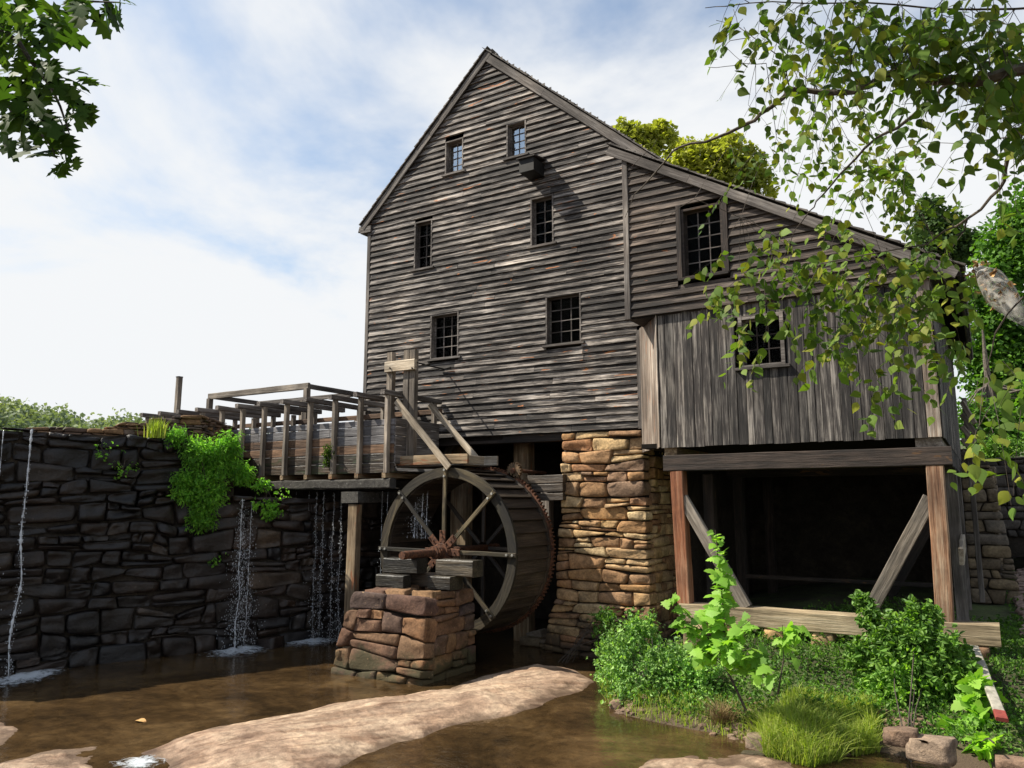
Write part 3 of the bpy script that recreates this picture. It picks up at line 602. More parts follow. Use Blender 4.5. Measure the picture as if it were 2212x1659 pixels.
# ---- main roof
def roofslab(p0,p1,Y0,Y1,nc,rake=.2,jut=.03,name='roof'):
    """p0 low end, p1 high end (x,z) of the top line"""
    p0=Vector((p0[0],0,p0[1]));p1=Vector((p1[0],0,p1[1])); d=(p1-p0); Lr=d.length; d.normalize(); nrm=Vector((-d.z,0,d.x)); 
    if nrm.z<0: nrm=-nrm
    a=p0-nrm*.09;b=p1-nrm*.09
    poly=[(a.x,a.z),(b.x,b.z),((b+nrm*.05).x,(b+nrm*.05).z),((a+nrm*.05).x,(a+nrm*.05).z)]
    v,f=prism(poly,Y0+.05,Y1); ro=link(name,mesh(v,f),M['inner'],mill)
    # shingle courses: each a row of separate shingles joined (too small to pick apart from below)
    v=[];f=[]; st=Lr/nc
    for k in range(nc):
        q=p0+d*(st*k-.03); y=Y0-.02+random.uniform(-.02,.0)
        while y<Y1:
            w=random.uniform(.12,.22); t=random.uniform(.02,.035); o=random.uniform(-.025,.02); e=random.uniform(-.01,.01) 
            a0=q+d*o-nrm*.03; a1=a0+d*(st*1.6); top0=a0+nrm*(t+.018+e*.5); top1=a1+nrm*(.005)
            kk=len(v); v+=[(a0.x,y,a0.z),(a0.x,y+w-.008,a0.z),(a1.x,y+w-.008,a1.z),(a1.x,y,a1.z),(top0.x,y,top0.z),(top0.x,y+w-.008,top0.z),(top1.x,y+w-.008,top1.z),(top1.x,y,top1.z)]
            f+=[tuple(i+kk for i in g) for g in ((0,3,2,1),(4,5,6,7),(0,1,5,4),(1,2,6,5),(2,3,7,6),(3,0,4,7))]
            y+=w
            if y>Y0+3 and k%1==0: w=1
            if y>Y0+2.2: 
                # long rows beyond the visible edge
                kk=len(v); v+=[(a0.x,y,a0.z),(a0.x,Y1,a0.z),(a1.x,Y1,a1.z),(a1.x,y,a1.z),(top0.x,y,top0.z),(top0.x,Y1,top0.z),(top1.x,Y1,top1.z),(top1.x,y,top1.z)]
                f+=[tuple(i+kk for i in g) for g in ((0,3,2,1),(4,5,6,7),(0,1,5,4),(1,2,6,5),(2,3,7,6),(3,0,4,7))]; break
    link('shingles',mesh(v,f),M['roof'],ro,kind='stuff')
    return ro,d,nrm
def rakeboard(p0,p1,Y,h,off=.05,mat=M['trim'],name='rake_board',th=.045,cut=()):
    p0=Vector((p0[0],Y,p0[1]));p1=Vector((p1[0],Y,p1[1])); d=(p1-p0).normalized(); nrm=Vector((-d.z,0,d.x)); nrm=nrm if nrm.z>0 else -nrm
    ts=[0]+list(cut)+[1]
    for i in range(len(ts)-1):
        a=p0.lerp(p1,ts[i])-nrm*(off+h/2); b=p0.lerp(p1,ts[i+1])-nrm*(off+h/2)
        beam(name,a,b-(b-a).normalized()*.006,th,h,mat,mill,up=nrm,j=.002,bev=.006)
YR=YG-.13
roofslab((TL.x,TL.z+.03),(APX.x-.02,APX.z+.03),YR,26.9,26); roofslab((RT.x+.35,RT.z-.25),(APX.x+.0,APX.z+.03),YR,26.9,26)
rakeboard((TL.x,TL.z),(APX.x,APX.z),YR+.03,.19,cut=(.55,)); rakeboard((RT.x+.3,RT.z-.21),(APX.x,APX.z),YR+.035,.22,cut=(.62,))
# boxed eave return, left
box('eave_return',TL.x+.02,XL+.16,YR+.02,27,ZE-.14,ZE+.06,M['trim'],mill)
# ---- hoist housing
hc=oY(1162,386,YG); 
hb=link('hoist_housing',mesh(*boxm(hc.x-.22,hc.x+.22,-.0,.62,hc.z-.02,hc.z+.34)),M['iron'],mill,Matrix.Translation((0,YG-.62,0)))
link('lid',mesh([(hc.x-.28,-.06,hc.z+.34),(hc.x+.28,-.06,hc.z+.34),(hc.x+.28,.62,hc.z+.46),(hc.x-.28,.62,hc.z+.46),(hc.x-.28,-.06,hc.z+.375),(hc.x+.28,-.06,hc.z+.375),(hc.x+.28,.62,hc.z+.50),(hc.x-.28,.62,hc.z+.50)],[(0,3,2,1),(4,5,6,7),(0,1,5,4),(1,2,6,5),(2,3,7,6),(3,0,4,7)]),M['darkbeam'],hb,Matrix.Translation((0,YG-.62,0)))
# ---- lean-to upper part (clapboards)
WS=wallframe((0,YS,0),(1,0,0)); S0=oY(1318,312,YS-.14); S1=oY(2080,573,YS-.14)
def srz(x): return S0.z+(S1.z-S0.z)*(x-S0.x)/(S1.x-S0.x)
def srx(z): return S0.x+(S1.x-S0.x)*(z-S0.z)/(S1.z-S0.z)
SR=oY(2072,700,YS).x
sw=wrect(1477,602,1560,437,YS); bw=wrect(1600,796,1692,674,YB)
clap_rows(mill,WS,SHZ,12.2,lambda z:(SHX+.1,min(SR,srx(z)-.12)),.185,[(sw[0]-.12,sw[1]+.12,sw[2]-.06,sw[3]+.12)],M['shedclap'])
window(mill,WS,sw[0],sw[1],sw[2],sw[3],3,5,fr=.05,depth=.2,fm=M['darkbeam'],sm=M['trim'],proud=.05)
for x in (sw[0]-.11,sw[1]): cbm(x,x+.11,sw[2]-.03,sw[3]+.1,YS-.02,M['darkbeam'],'window_casing')
cbm(SHX-.02,SHX+.11,SHZ-.04,srz(SHX)-.2,YS-.02); cbm(SR-.0,SR+.1,SHZ-.04,srz(SR)-.15,YS-.02,M['darkbeam'])
roofslab((S1.x,S1.z+.03),(S0.x,S0.z+.03),YS-.16,26.9,34)
rakeboard((S1.x-.02,S1.z),(S0.x,S0.z),YS-.13,.2,cut=(.4,.72))
box('floor',SHX+.02,SR,YS+.03,YG,SHZ-.03,SHZ+.05,M['darkbeam'],mill); box('side_wall',SHX+.0,SHX+.06,YS+.04,YG-.04,SHZ+.06,srz(SHX)-.3,M['trim'],mill)
WR=wallframe((SR+.03,0,0),(0,1,0))
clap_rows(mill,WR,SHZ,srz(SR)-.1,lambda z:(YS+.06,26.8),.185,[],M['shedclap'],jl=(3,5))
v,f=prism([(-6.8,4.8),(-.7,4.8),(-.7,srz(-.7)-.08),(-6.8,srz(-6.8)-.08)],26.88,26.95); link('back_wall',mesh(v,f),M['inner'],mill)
# ---- lower part (vertical boards)
bz0=oY(1430,967,YB).z; bx0=oY(1430,967,YB).x; bx1=oY(2036,945,YB).x; bz1=SHZ+.02
def vboards(W,Lg,z0,z1,holes,mat,wmin=.12,wmax=.21,rnd=True,bump_=.012):
    u=0
    while u<Lg-.01:
        w=min(random.uniform(wmin,wmax),Lg-u)
        if Lg-u-w<.06: w=Lg-u
        segs=[(z0+random.uniform(-.012,.008),z1)]
        for (a,b,c,d) in holes:
            if u+w*.5>a and u+w*.5<b: segs=[(segs[0][0],c),(d,z1)]
        o=random.uniform(0,bump_)
        for s in segs:
            if s[1]-s[0]<.03: continue
            Lb=s[1]-s[0]; me=beam_mesh(Lb,w-.008,.03,.0015,.006,segs=3)
            Wb=W@Matrix.Translation((u+w/2,s[0],.015+o))@Matrix(((0,-1,0,0),(1,0,0,0),(0,0,1,0),(0,0,0,1)))
            link('vertical_board',me,mat(u/Lg) if callable(mat) else mat,mill,Wb)
        u+=w
WB=wallframe((bx0,YB,0),(1,0,0))
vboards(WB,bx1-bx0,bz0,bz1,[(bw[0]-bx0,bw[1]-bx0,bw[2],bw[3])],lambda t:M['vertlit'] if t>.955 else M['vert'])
window(mill,wallframe((0,YB,0),(1,0,0)),bw[0],bw[1],bw[2],bw[3],3,3,fr=.075,depth=.18,fm=M['trim'],sm=M['darkbeam'],proud=.07)
gx=-6.87; d=Vector((bx0-gx,YB-YG,0)); vboards(wallframe((gx,YG-.06,0),d),d.length-.03,bz0,bz1+.0,[],M['vertlit'],.16,.26)  # angled strip uses the boards with sunlight in their colour
d=26.8-YB; vboards(wallframe((bx1,YB+.03,0),(0,1,0)),d,bz0,bz1+.25,[],M['vert'],.18,.30)
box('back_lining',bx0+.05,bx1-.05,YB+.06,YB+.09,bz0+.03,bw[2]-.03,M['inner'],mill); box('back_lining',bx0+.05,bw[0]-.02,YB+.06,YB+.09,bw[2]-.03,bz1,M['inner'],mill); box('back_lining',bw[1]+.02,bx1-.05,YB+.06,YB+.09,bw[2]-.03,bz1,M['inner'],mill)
# ---- timber frame under the lean-to
bt=oY(1432,984,YB).z; bb=oY(1432,1018,YB).z; bL=oY(1432,1000,YB-.02).x; bR=oY(2057,990,YB-.02).x
beam('girder',(bL,YB+.14,(bt+bb)/2),(bR,YB+.14,(bt+bb)/2),.3,bt-bb,M['darkbeam'],mill)  # girder coloured near black to stand for shadow under the lean-to
for x0,x1 in ((bL+.02,bL+.30),(bx1-.45,bx1-.02)):
    beam('joist_end',((x0+x1)/2,YB+.05,(bt+bz0)/2+.02),((x0+x1)/2,YB+6,(bt+bz0)/2+.02),x1-x0,bz0-bt+.06,M['tan'] if x0<-3 else M['post'],mill)
beam('back_girder',(bL,YB+5,(bt+bb)/2),(bR,YB+5,(bt+bb)/2),.3,bt-bb,M['darkbeam'],mill); beam('side_girder',(bR-.15,YB+.35,(bt+bb)/2),(bR-.15,26.5,(bt+bb)/2),.28,bt-bb,M['darkbeam'],mill)
sy=YB-.02; sl=oY(1466,1306,sy); sr_=oY(2159,1348,sy); sb=oY(2159,1396,sy)
sh=sr_.z-sb.z
def vpost(name,xl,xr,yt,yb,Y,mat,dep=None,zb=None):
    a=oY(xl[0],yt,Y);b=oY(xr[0],yt,Y);c=oY(xl[1],yb,Y);d=oY(xr[1],yb,Y); w=((b.x-a.x)+(d.x-c.x))/2; dp=dep or w
    p0=((c.x+d.x)/2,Y+dp/2,c.z if zb is None else zb); p1=((a.x+b.x)/2,Y+dp/2,bb-.002 if name=='post' else a.z)
    return beam(name,p0,p1,w,dp,mat,mill,up=(0,1,0),j=.005,bev=.015)
zs=(sl.z+sr_.z)/2
vpost('post',(1446,1464),(1474,1489),1018,1300,YB,M['redpost'],.3,zs); M['tan2']=wood('weathered_reddish_post',(.05,.02,.010),(.19,.095,.050),(.34,.24,.16),tone=.05); vpost('post',(1999,2022),(2040,2060),1010,1340,YB,M['tan2'],.36,zs)
for Y in (18.6,21.2,24.5):
    beam('post',(-.62,Y,float(gz(np.array([.0]),np.array([Y]))[0])-.1),(-.62,Y,bb),.22,.26,M['trim'],mill,up=(0,1,0)); beam('post',(-5.75,Y,.8),(-5.75,Y,bb),.25,.25,M['darkbeam'],mill,up=(0,1,0))  # left row darkened in colour for the shade of the void
beam('sill_beam',(sl.x,sy+.2,zs-sh/2),(sr_.x,sy+.2,zs-sh/2),.4,sh,M['sill'],mill,j=.006,bev=.02)
for i,x in enumerate(np.linspace(sl.x+.3,sr_.x-.4,7)):
    g_=gpt(x,sy+.2); w_=random.uniform(.35,.6); hh=zs-sh-g_+.12
    if hh>.1:
        v,f=stone_mesh([(0,0),(w_,.0),(w_*.95,hh),(.03,hh)],.04,.4,.03,.04,i*7.7); link('sill_stone',mesh(v,f,True),M['sand'],mill,frame((x-w_/2,sy+.06,g_-.12),Vector((1,0,0)),Vector((0,0,1)),Vector((0,-1,0))))
beam('side_brace',(-.5,16.6,2.65),(-.5,18.5,2.85),.08,.3,M['pale'],mill)
def dbrace(a,b,w,mat=M['post'],Y=YB+.1): A=oY(*a,Y);B=oY(*b,Y); beam('diagonal_brace',A,B,.14,w,mat,mill,up=(0,0,1))
dbrace((1474,1075),(1612,1312),.24); dbrace((2010,1075),(1872,1334),.25)
beam('diagonal_brace',(-.9,21.2,3.7),(-2.2,21.2,1.4),.14,.22,M['darkbeam'],mill)
beam('cross_rail',(-5.5,20.6,1.75),(-.7,20.6,1.75),.06,.10,M['darkbeam'],mill)  # dark colour stands for the deep shade around this rail
# ---- foundations (parts of the mill)
found=link('foundation_wall',mesh(*boxm(XL,-6.9,22.0,22.4,-.8,ZB-.1)),M['core'],mill)
link('foundation_wall',mesh(*boxm(XL-.1,XL+.4,YG-.0,22,-.8,ZB-.1)),M['core'],mill); link('foundation_wall',mesh(*boxm(-34,XL-.1,19.9,20.3,-.8,5.3)),M['core'],mill)
link('foundation_wall',mesh(*boxm(-6.9,-.3,26.5,26.8,.5,5.2)),M['core'],mill); link('foundation_wall',mesh(*boxm(-7.0,-6.85,YG+2.0,26.5,-.3,ZB)),M['core'],mill); link('foundation_wall',mesh(*boxm(-6.88,-6.8,YG+.5,26.5,4.75,8.2)),M['inner'],mill)
beam('sill_plate',(XL+.2,YG+.2,ZB-.1),(-6.95,YG+.2,ZB-.1),.3,.22,M['darkbeam'],mill)
for a,b in ((973,1006),(1108,1140)):
    A=oY(a,965,18.2);B=oY(b,965,18.2); beam('foundation_post',((A.x+B.x)/2,18.4,-.3),((A.x+B.x)/2,18.4,ZB-.15),B.x-A.x,.35,M['tan'],mill,up=(0,1,0))
A=oY(948,1010,17.9);B=oY(982,950,17.9); beam('foundation_brace',A,B,.12,.18,M['trim'],mill)
#==PILLAR==
px0=oY(1212,938,YG-.03); pxb=oY(1190,1300,YG-.03).x; pxr=oY(1388,925,YG-.03).x; pxrb=oY(1409,1288,YG-.03).x
pil=thing('stone_pillar','sunlit golden sandstone pillar of rough blocks carrying the corner of the mill','pillar',((px0.x+pxr)/2,YG,0))
zt=ZB-.03; dpt=2.0
WP=wallframe((px0.x,YG-.03,0),(1,0,0)); PW=pxr-px0.x
lf=lambda v:np.interp(v,[0,.9,1.2,3.0,3.05,5.4],[-.55,-.42,-.20,-.12,-.02,0]); rf=lambda v:PW+(pxrb-pxr)*(1-v/zt)
stone_wall(pil,WP,PW,-.15,zt,(.19,.36),(.40,.95),M['sand'],depth=.42,left=lf,right=rf,outv=.07,gap=.014,split=.3,wav=.5,nz=.05,edge=.03)
WQ=frame((pxr,YG+.40,0),Vector((0,1,0)),Vector((0,0,1)),Vector((1,0,0)))
WQ=frame((pxrb-.06,YG+.40,0),Vector((0,1,0)),Vector((0,0,1)),Vector((1,0,0)))
stone_wall(pil,WQ,dpt,-.15,zt,(.17,.34),(.3,.7),M['sand'],depth=.3,outv=.04,gap=.008,split=.3,nz=.035)
box('core',px0.x-.0,pxr-.05,YG+.12,YG+dpt+.3,-.3,zt-.05,M['core'],pil)
box('core',px0.x-.42,px0.x+.1,YG+.12,YG+dpt+.3,-.3,.9,M['core'],pil)
# low wall foot left of the pillar, in the wheel pit
ft=thing('stone_footing','low dark rubble footing in the wheel pit beside the golden pillar','footing',(-9.8,YG+.4,0))
stone_wall(ft,wallframe((-10.6,YG+.35,0),(1,0,0)),2.2,-.2,lambda u:np.interp(u,[0,1,2.2],[.25,.6,1.1]),(.16,.3),(.3,.7),M['found'],depth=.3,outv=.06,nz=.04)
# second foundation seen to the right beyond the posts
sf=thing('stone_foundation','grey brown stone foundation corner right of the tan corner post','foundation',(-.6,22.5,2))
zg=float(gz(np.array([0.]),np.array([22.]))[0])
stone_wall(sf,wallframe((-.55,22.4,0),(1,0,0)),.7,1.2,4.55,(.2,.36),(.3,.8),M['found'],depth=.3,outv=.06,right=lambda v:.7+(.35)*(4.5-v)/3)
stone_wall(sf,wallframe((.17,22.7,0),(0,1,0)),3.6,1.5,4.55,(.2,.36),(.3,.8),M['found'],depth=.3,outv=.06)
box('core',-.5,.08,22.5,26,1.3,4.5,M['core'],sf)
# ------------------------------------------------------------------ pier in the pool
FL=oZ(716,1452,0);FR=oZ(908,1484,0); FR.y=FL.y=(FL.y+FR.y)/2; Yt=FR.y+.28
TLp=oY(761,1271,Yt);TRp=oY(926,1290,Yt); PZ=(TLp.z+TRp.z)/2; PB=14.82
pier=thing('stone_pier','freestanding red-brown stone pier in the pool carrying the wheel axle','pier',((FL.x+FR.x)/2,14,0))
b0=Vector((FL.x,FL.y,0)); yax=Vector((0,Yt-FR.y,PZ)); hl=yax.length; yax.normalize(); zax=Vector((1,0,0)).cross(yax)
WF=frame(b0,Vector((1,0,0)),yax,zax); Wd=FR.x-FL.x
lfp=lambda v:(TLp.x-FL.x)*v/hl; rfp=lambda v:Wd+(TRp.x-FR.x)*v/hl
stone_wall(pier,WF,Wd,-.22,hl,(.26,.46),(.5,1.15),M['pier'],depth=.42,left=lfp,right=rfp,outv=.07,gap=.012,split=.28,wav=.45,nz=.06,edge=.028)
WS2=frame(Vector((FR.x-.02,FR.y+.4,0)),Vector((0,1,0)),Vector(((TRp.x-FR.x),0,PZ)).normalized(),Vector((1,0,0)))
stone_wall(pier,WS2,PB-FR.y-.4,-.22,PZ,(.26,.46),(.4,.9),M['pier'],depth=.35,outv=.04,gap=.01,split=.3,nz=.05,left=lambda v:.2*v/PZ,edge=.028)
box('core',TLp.x+.08,TRp.x-.15,Yt+.2,PB-.1,-.3,PZ-.06,M['core'],pier)
for i in range(9):
    x=random.uniform(TLp.x+.3,TRp.x-.3); y=random.uniform(Yt+.15,PB-.3); v,f=stone_mesh([(0,0),(random.uniform(.35,.7),.02),(random.uniform(.4,.6),random.uniform(.3,.5)),(.02,random.uniform(.25,.45))],.05,.1,.02,.02,i*3.3)
    link('cap_stone',mesh(v,f,True),M['pier'],pier,Matrix.Translation((x-.25,y-.15,PZ+random.uniform(-.04,.02))))
#==WHEEL==
Yw=15.08; C0=oY(960.4,1191.7,Yw); RW=2.04*Yw/15.5; WW=1.62; cx,cz=C0.x,C0.z
wheel=thing('water_wheel','large mossy wooden overshot water wheel with eight spokes and dark bucket boards','water wheel',(cx,Yw,cz))
def arcseg(r0,r1,y0,y1,a0,a1,n=6):
    v=[];f=[]
    for i in range(n+1):
        a=a0+(a1-a0)*i/n
        for r,y in ((r0,y0),(r1,y0),(r1,y1),(r0,y1)): v.append((r*math.cos(a),y,r*math.sin(a)))
    for i in range(n):
        for k in range(4): f.append((i*4+k,i*4+(k+1)%4,i*4+4+(k+1)%4,i*4+4+k))
    f.append((3,2,1,0)); f.append(tuple(n*4+k for k in range(4)))
    return v,f
def rotm(a): return Matrix.Translation((cx,0,cz))@Matrix.Rotation(-a,4,'Y')
fel=None
# felloes use a local frame whose x axis runs along the piece
def felloe(y0,y1,k,mat):
    a=R(45)*k; mid=a+R(22.5); rc=RW-.11
    x=Vector((-math.sin(mid),0,math.cos(mid))); z=Vector((math.cos(mid),0,math.sin(mid))); yv=z.cross(x)
    W=frame(Vector((cx,0,cz))+z*rc,x,yv,z); v,f=arcseg(RW-.225,RW,y0,y1,a+.006,a+R(45)-.006,8); Wi=W.inverted()@Matrix.Translation((cx,0,cz))
    link('felloe',mesh([Wi@Vector(p) for p in v],f),mat,wheel,W)
for k in range(8): felloe(Yw,Yw+.08,k,M['ring']); felloe(Yw+WW-.08,Yw+WW,k,M['bucket'])
nb=40
bm0=beam_mesh(WW-.17,2*math.pi*(RW-.06)/nb*1.12,.028,.003,.006,segs=2); bm1=beam_mesh(WW-.17,2*math.pi*(RW-.28)/nb*.985,.025,.003,.005,segs=2); bm2=beam_mesh(WW-.18,.19,.025,.002,.005,segs=1)
for me in (bm0,bm1,bm2): me.materials.append(M['bucket'])
for k in range(nb):
    a=2*math.pi*k/nb; rad=Vector((math.cos(a),0,math.sin(a))); tan=Vector((-math.sin(a),0,math.cos(a)))
    r2=(rad*math.cos(R(13))+tan*math.sin(R(13))); t2=r2.cross(Vector((0,1,0)))
    def put(nm,me,r,zz):
        y=zz.cross(Vector((0,1,0))); link(nm,me,None,wheel,frame(Vector((cx,Yw+.085,cz))+rad*r,Vector((0,1,0)),y,zz))
    put('bucket_board',bm0,RW-.055,r2); put('sole_board',bm1,RW-.24,rad)
    put('bucket_divider',bm2,RW-.145,(tan*.9+rad*.35).normalized())
for side,y,mt in ((0,Yw-.075,M['ring']),(1,Yw+WW+.005,M['bucket'])):
    for k in range(8):
        a=R(45)*k+R(-.5); d=Vector((math.cos(a),0,math.sin(a))); n2=Vector((0,1,0)); c=Vector((cx,y+.035,cz))
        tg=n2.cross(d); s=link('spoke',beam_mesh(RW-.145,.098,.06,.003,.01),mt,wheel,frame(c+d*.16,d,tg,n2))
        if side==0:
            for r in (RW-.06,RW-.21): 
                p=c+d*r; cyl('bolt',p+Vector((0,-.06,0)),p+Vector((0,-.03,0)),.028,M['bolt'],s,10)
            # iron spoke socket
            me=beam_mesh(.40,.17,.035,.002,.012,segs=1); so=link('spoke_socket',me,M['rust'],wheel,frame(c+d*.10+Vector((0,-.052,0)),d,tg,n2))
            for r,q in ((.22,.05),(.22,-.05),(.36,0),(.48,.04)):
                p=c+d*r+Vector((-d.z,0,d.x))*q; cyl('bolt',p+Vector((0,-.10,0)),p+Vector((0,-.068,0)),.022,M['rust'],so,8)
cyl('hub',(cx,Yw-.17,cz),(cx,Yw+.12,cz),.21,M['rust'],wheel,24); cyl('hub_collar',(cx,Yw-.28,cz),(cx,Yw-.15,cz),.15,M['rust'],wheel,18)
ya=Yw
while pj((cx,ya,cz))[0]>868: ya-=.02
cyl('axle',(cx,ya,cz),(cx,Yw+WW+.7,cz),.092,M['rust'],wheel,18)
for yy in (Yw-.36,Yw-.46): cyl('axle_flange',(cx,yy,cz),(cx,yy+.04,cz),.15,M['rust'],wheel,16)
# ring gear
v=[];f=[]; nt_=132; yg0=Yw+WW+.0; yg1=yg0+.10
for i in range(nt_):
    a0=2*math.pi*i/nt_; a1=2*math.pi*(i+1)/nt_; am=a0+(a1-a0)*.5
    prof=[(RW-.05,a0),(RW+.035,a0),(RW+.035,a0+(a1-a0)*.2),(RW+.085,a0+(a1-a0)*.34),(RW+.085,a0+(a1-a0)*.6),(RW+.035,a0+(a1-a0)*.74)]
    k=len(v)
    for y in (yg0,yg1):
        for r,a in prof+[(RW+.035,a1),(RW-.05,a1)]: v.append((r*math.cos(a),y,r*math.sin(a)))
    m=8; f.append(tuple(k+j for j in range(m))); f.append(tuple(k+m+j for j in reversed(range(m))))
    for j in range(m): f.append((k+j,k+m+j,k+m+(j+1)%m,k+(j+1)%m))
link('gear_ring',mesh(v,f),M['rust'],wheel,Matrix.Translation((cx,0,cz)))
# pinion
G=oY(1112,1017,Yw+WW+.06); pin=thing('pinion_gear','small rusty toothed pinion gear meshing above the wheel rim','gear',G)
v=[];f=[];n=18; rr=.215
for y in (-.06,.06):
    for i in range(n):
        for t,r in ((0,rr*.82),(.25,rr*.84),(.35,rr),(.65,rr),(.75,rr*.84)):
            a=2*math.pi*(i+t)/n; v.append((r*math.cos(a),y,r*math.sin(a)))
m=n*5; f=[tuple(range(m)),tuple(range(2*m-1,m-1,-1))]+[(i,i+m,(i+1)%m+m,(i+1)%m) for i in range(m)]
link('gear_disc',mesh(v,f),M['gear'],pin,Matrix.Translation(G)); cyl('gear_hub',G+Vector((0,-.12,0)),G+Vector((0,.1,0)),.065,M['rust'],pin,14); cyl('shaft',G+Vector((0,.1,0)),G+Vector((0,1.6,0)),.045,M['rust'],pin,12)
cr_=thing('gear_cradle','stubby timber cradle under the pinion shaft beside the golden pillar','timber support',(G.x+.6,G.y+.5,4))
for z,w in ((G.z-.22,.2),(G.z-.44,.2),(G.z-.66,.18)):
    beam('timber',(G.x+.1+(G.z-z)*.5,G.y+.4,z),(px0.x+.15,G.y+.4,z+.01),.24,w,M['bucket'],cr_)
beam('timber',(G.x+.3,YG+.6,3.0),(G.x+.3,YG+.6,G.z-.3),.25,.25,M['trim'],cr_,up=(0,1,0))
# timber blocks on the pier
def tb(label,c,sx,sy,sz,mat,rz=0,name='timber_block'):
    W=Matrix.Translation(c)@Matrix.Rotation(rz,4,'Z')@Matrix.Translation((-sx/2,0,sz/2))
    link(name,beam_mesh(sx,sy,sz,.012,.025,segs=3),mat,None,W,label,'timber block',group='wet timbers on the pier')
axb=cz-.10
tb('dark wet timber block under the axle beside the wheel hub',(TRp.x-.12,14.35,PZ+.30),1.0,.42,axb-PZ-.30,M['wetblock'])
tb('brown timber block directly under the free end of the rusty axle',(cx-.35,ya+.55,PZ+.32),.95,.4,axb-PZ-.32,M['wetblock'],.04)
tb('small squared timber lying at the left end of the pier top',(TLp.x+.62,13.75,PZ+.02),.75,.3,.28,M['wetblock'],.05)
tb('lower timber spacer standing on the pier under the two bearing blocks',(TRp.x-.35,14.15,PZ+.01),.6,.5,.29,M['wetblock'],.0)
tb('long bottom timber lying flat behind the axle blocks',(cx-.1,14.35,PZ+.01),1.7,.3,.30,M['bucket'],.0)
#==FLUME==
YF=15.02; YF2=16.92
flume=thing('wooden_flume','long grey plank flume on upright posts carrying water from the dam to the wheel','flume',(-13,YF,4.2))
bx=[oY(x,y,YF).x for x,y in [(319,889),(359,885),(397,882),(441,878),(484,874),(531,872),(575,866),(622,862),(672,858),(726,853),(778,848),(836,843)]]
sp_=(bx[-1]-bx[0])/11; bx=[bx[-1]-sp_*(11-i)+.06 for i in range(12)]
ZC=oY(836,845,YF).z; ZT=oY(848,903,YF).z; ZFl=oY(848,1021,YF).z; XE=oY(850,905,YF).x
for i,x in enumerate(bx):
    beam('cap_beam',(x+random.uniform(-.02,.02),YF-.25,ZC-.05),(x+random.uniform(-.03,.03),YF2+.28,ZC-.05+random.uniform(-.02,.02)),.14,.13,M['trim'] if i<7 else M['tan'] if i==11 and 0 else M['trim'],flume)
    zb=ZFl-.0 if i>=4 else LZ-.2
    beam('flume_post',(x,YF-.02,zb),(x,YF-.02,ZC-.12),.115,.13,M['post'],flume,up=(0,1,0)); beam('flume_post',(x,YF2+.02,zb),(x,YF2+.02,ZC-.12),.115,.13,M['post'],flume,up=(0,1,0))
    if i>=4: beam('floor_joist',(x-.04,YF-.08,ZFl-.06),(x-.04,YF2+.15,ZFl-.06),.12,.13,M['tan'],flume)
zz=ZT; hts=[.17,.24,.235,.235,.24,.26]; mats=[M['flume'],M['flume'],M['flume'],M['flumelow'],M['flumewet'],M['flumewet']]
z=ZT
for j,h in enumerate(hts):
    z0=z-h; x=bx[0]-1.5
    zb=z0
    while x<XE-.05:
        Lg=random.uniform(2.6,3.8); x2=min(XE,x+Lg); x2=XE if XE-x2<1 else x2
        mt=mats[j]
        if j==2 and x<-17: mt=M['flumelow']
        if z0<ZFl-.3: break
        beam('side_plank',(x,YF+.075,(z+z0)/2),(x2-.006,YF+.075,(z+z0)/2+random.uniform(-.003,.003)),.045,h-.012,mt,flume,j=.003)
        beam('side_plank',(x,YF2-.075,(z+z0)/2),(x2-.006,YF2-.075,(z+z0)/2),.045,h-.012,mats[min(j,2)],flume,j=.003)
        x=x2
    z=z0
z=ZT+.01
for j,h in enumerate([.22,.235,.24,.24,.23]):
    beam('end_plank',(XE+.03,YF+.05,z-h/2),(XE+.03,YF2-.05,z-h/2-random.uniform(0,.006)),.045,h-.01,M['flume'] if 0 else M['trim'],flume,j=.003); z-=h
y=YF+.05
while y<YF2-.1:
    beam('floor_plank',(bx[3],y+.12,ZFl+.03),(XE,y+.12,ZFl+.03),.235,.05,M['flumewet'],flume); y+=.245
# upper railing planks along the far side
beam('top_rail',(bx[2],YF2+.14,ZC+.02-.35),(XE,YF2+.14,ZC-.33),.05,.14,M['flumelow'],flume)
b0_=oY(590,1035,YF-.0); b1_=oY(845,1034,YF); bh=(oY(845,1034,YF).z-oY(845,1055,YF).z)
crust=thing('flume_trestle','crusty white-stained beam and post trestle holding up the end of the flume','trestle',(b1_.x,YF,0))
zb_=b1_.z-bh/2
beam('trestle_beam',(b0_.x-.4,YF+.06,zb_),(b1_.x,YF+.06,zb_),.26,bh,M['crust'],crust,j=.012,bev=.03); beam('trestle_beam',(b0_.x-.4,YF2-.1,zb_),(b1_.x+.2,YF2-.1,zb_),.26,bh,M['crust'],crust)
a=oY(745,1062,YF);b=oY(780,1086,YF); beam('cross_head',((a.x+b.x)/2,YF-.12,(a.z+b.z)/2),((a.x+b.x)/2,YF2+.1,(a.z+b.z)/2),b.x-a.x,a.z-b.z,M['crust'],crust,j=.012)
a=oY(757,1090,YF);b=oY(776,1090,YF);c=oY(750,1275,YF);d=oY(768,1275,YF)
dz=(c.z-a.z); kx=((c.x+d.x)-(a.x+b.x))/2/dz
beam('trestle_post',((a.x+b.x)/2+kx*(-.4-a.z),YF+.02,-.4),((a.x+b.x)/2,YF+.02,a.z),b.x-a.x,.2,M['tan'],crust,up=(0,1,0)); beam('trestle_post',(a.x+.1,YF2,-.4),(a.x+.1,YF2,a.z),.2,.2,M['bucket'],crust,up=(0,1,0))
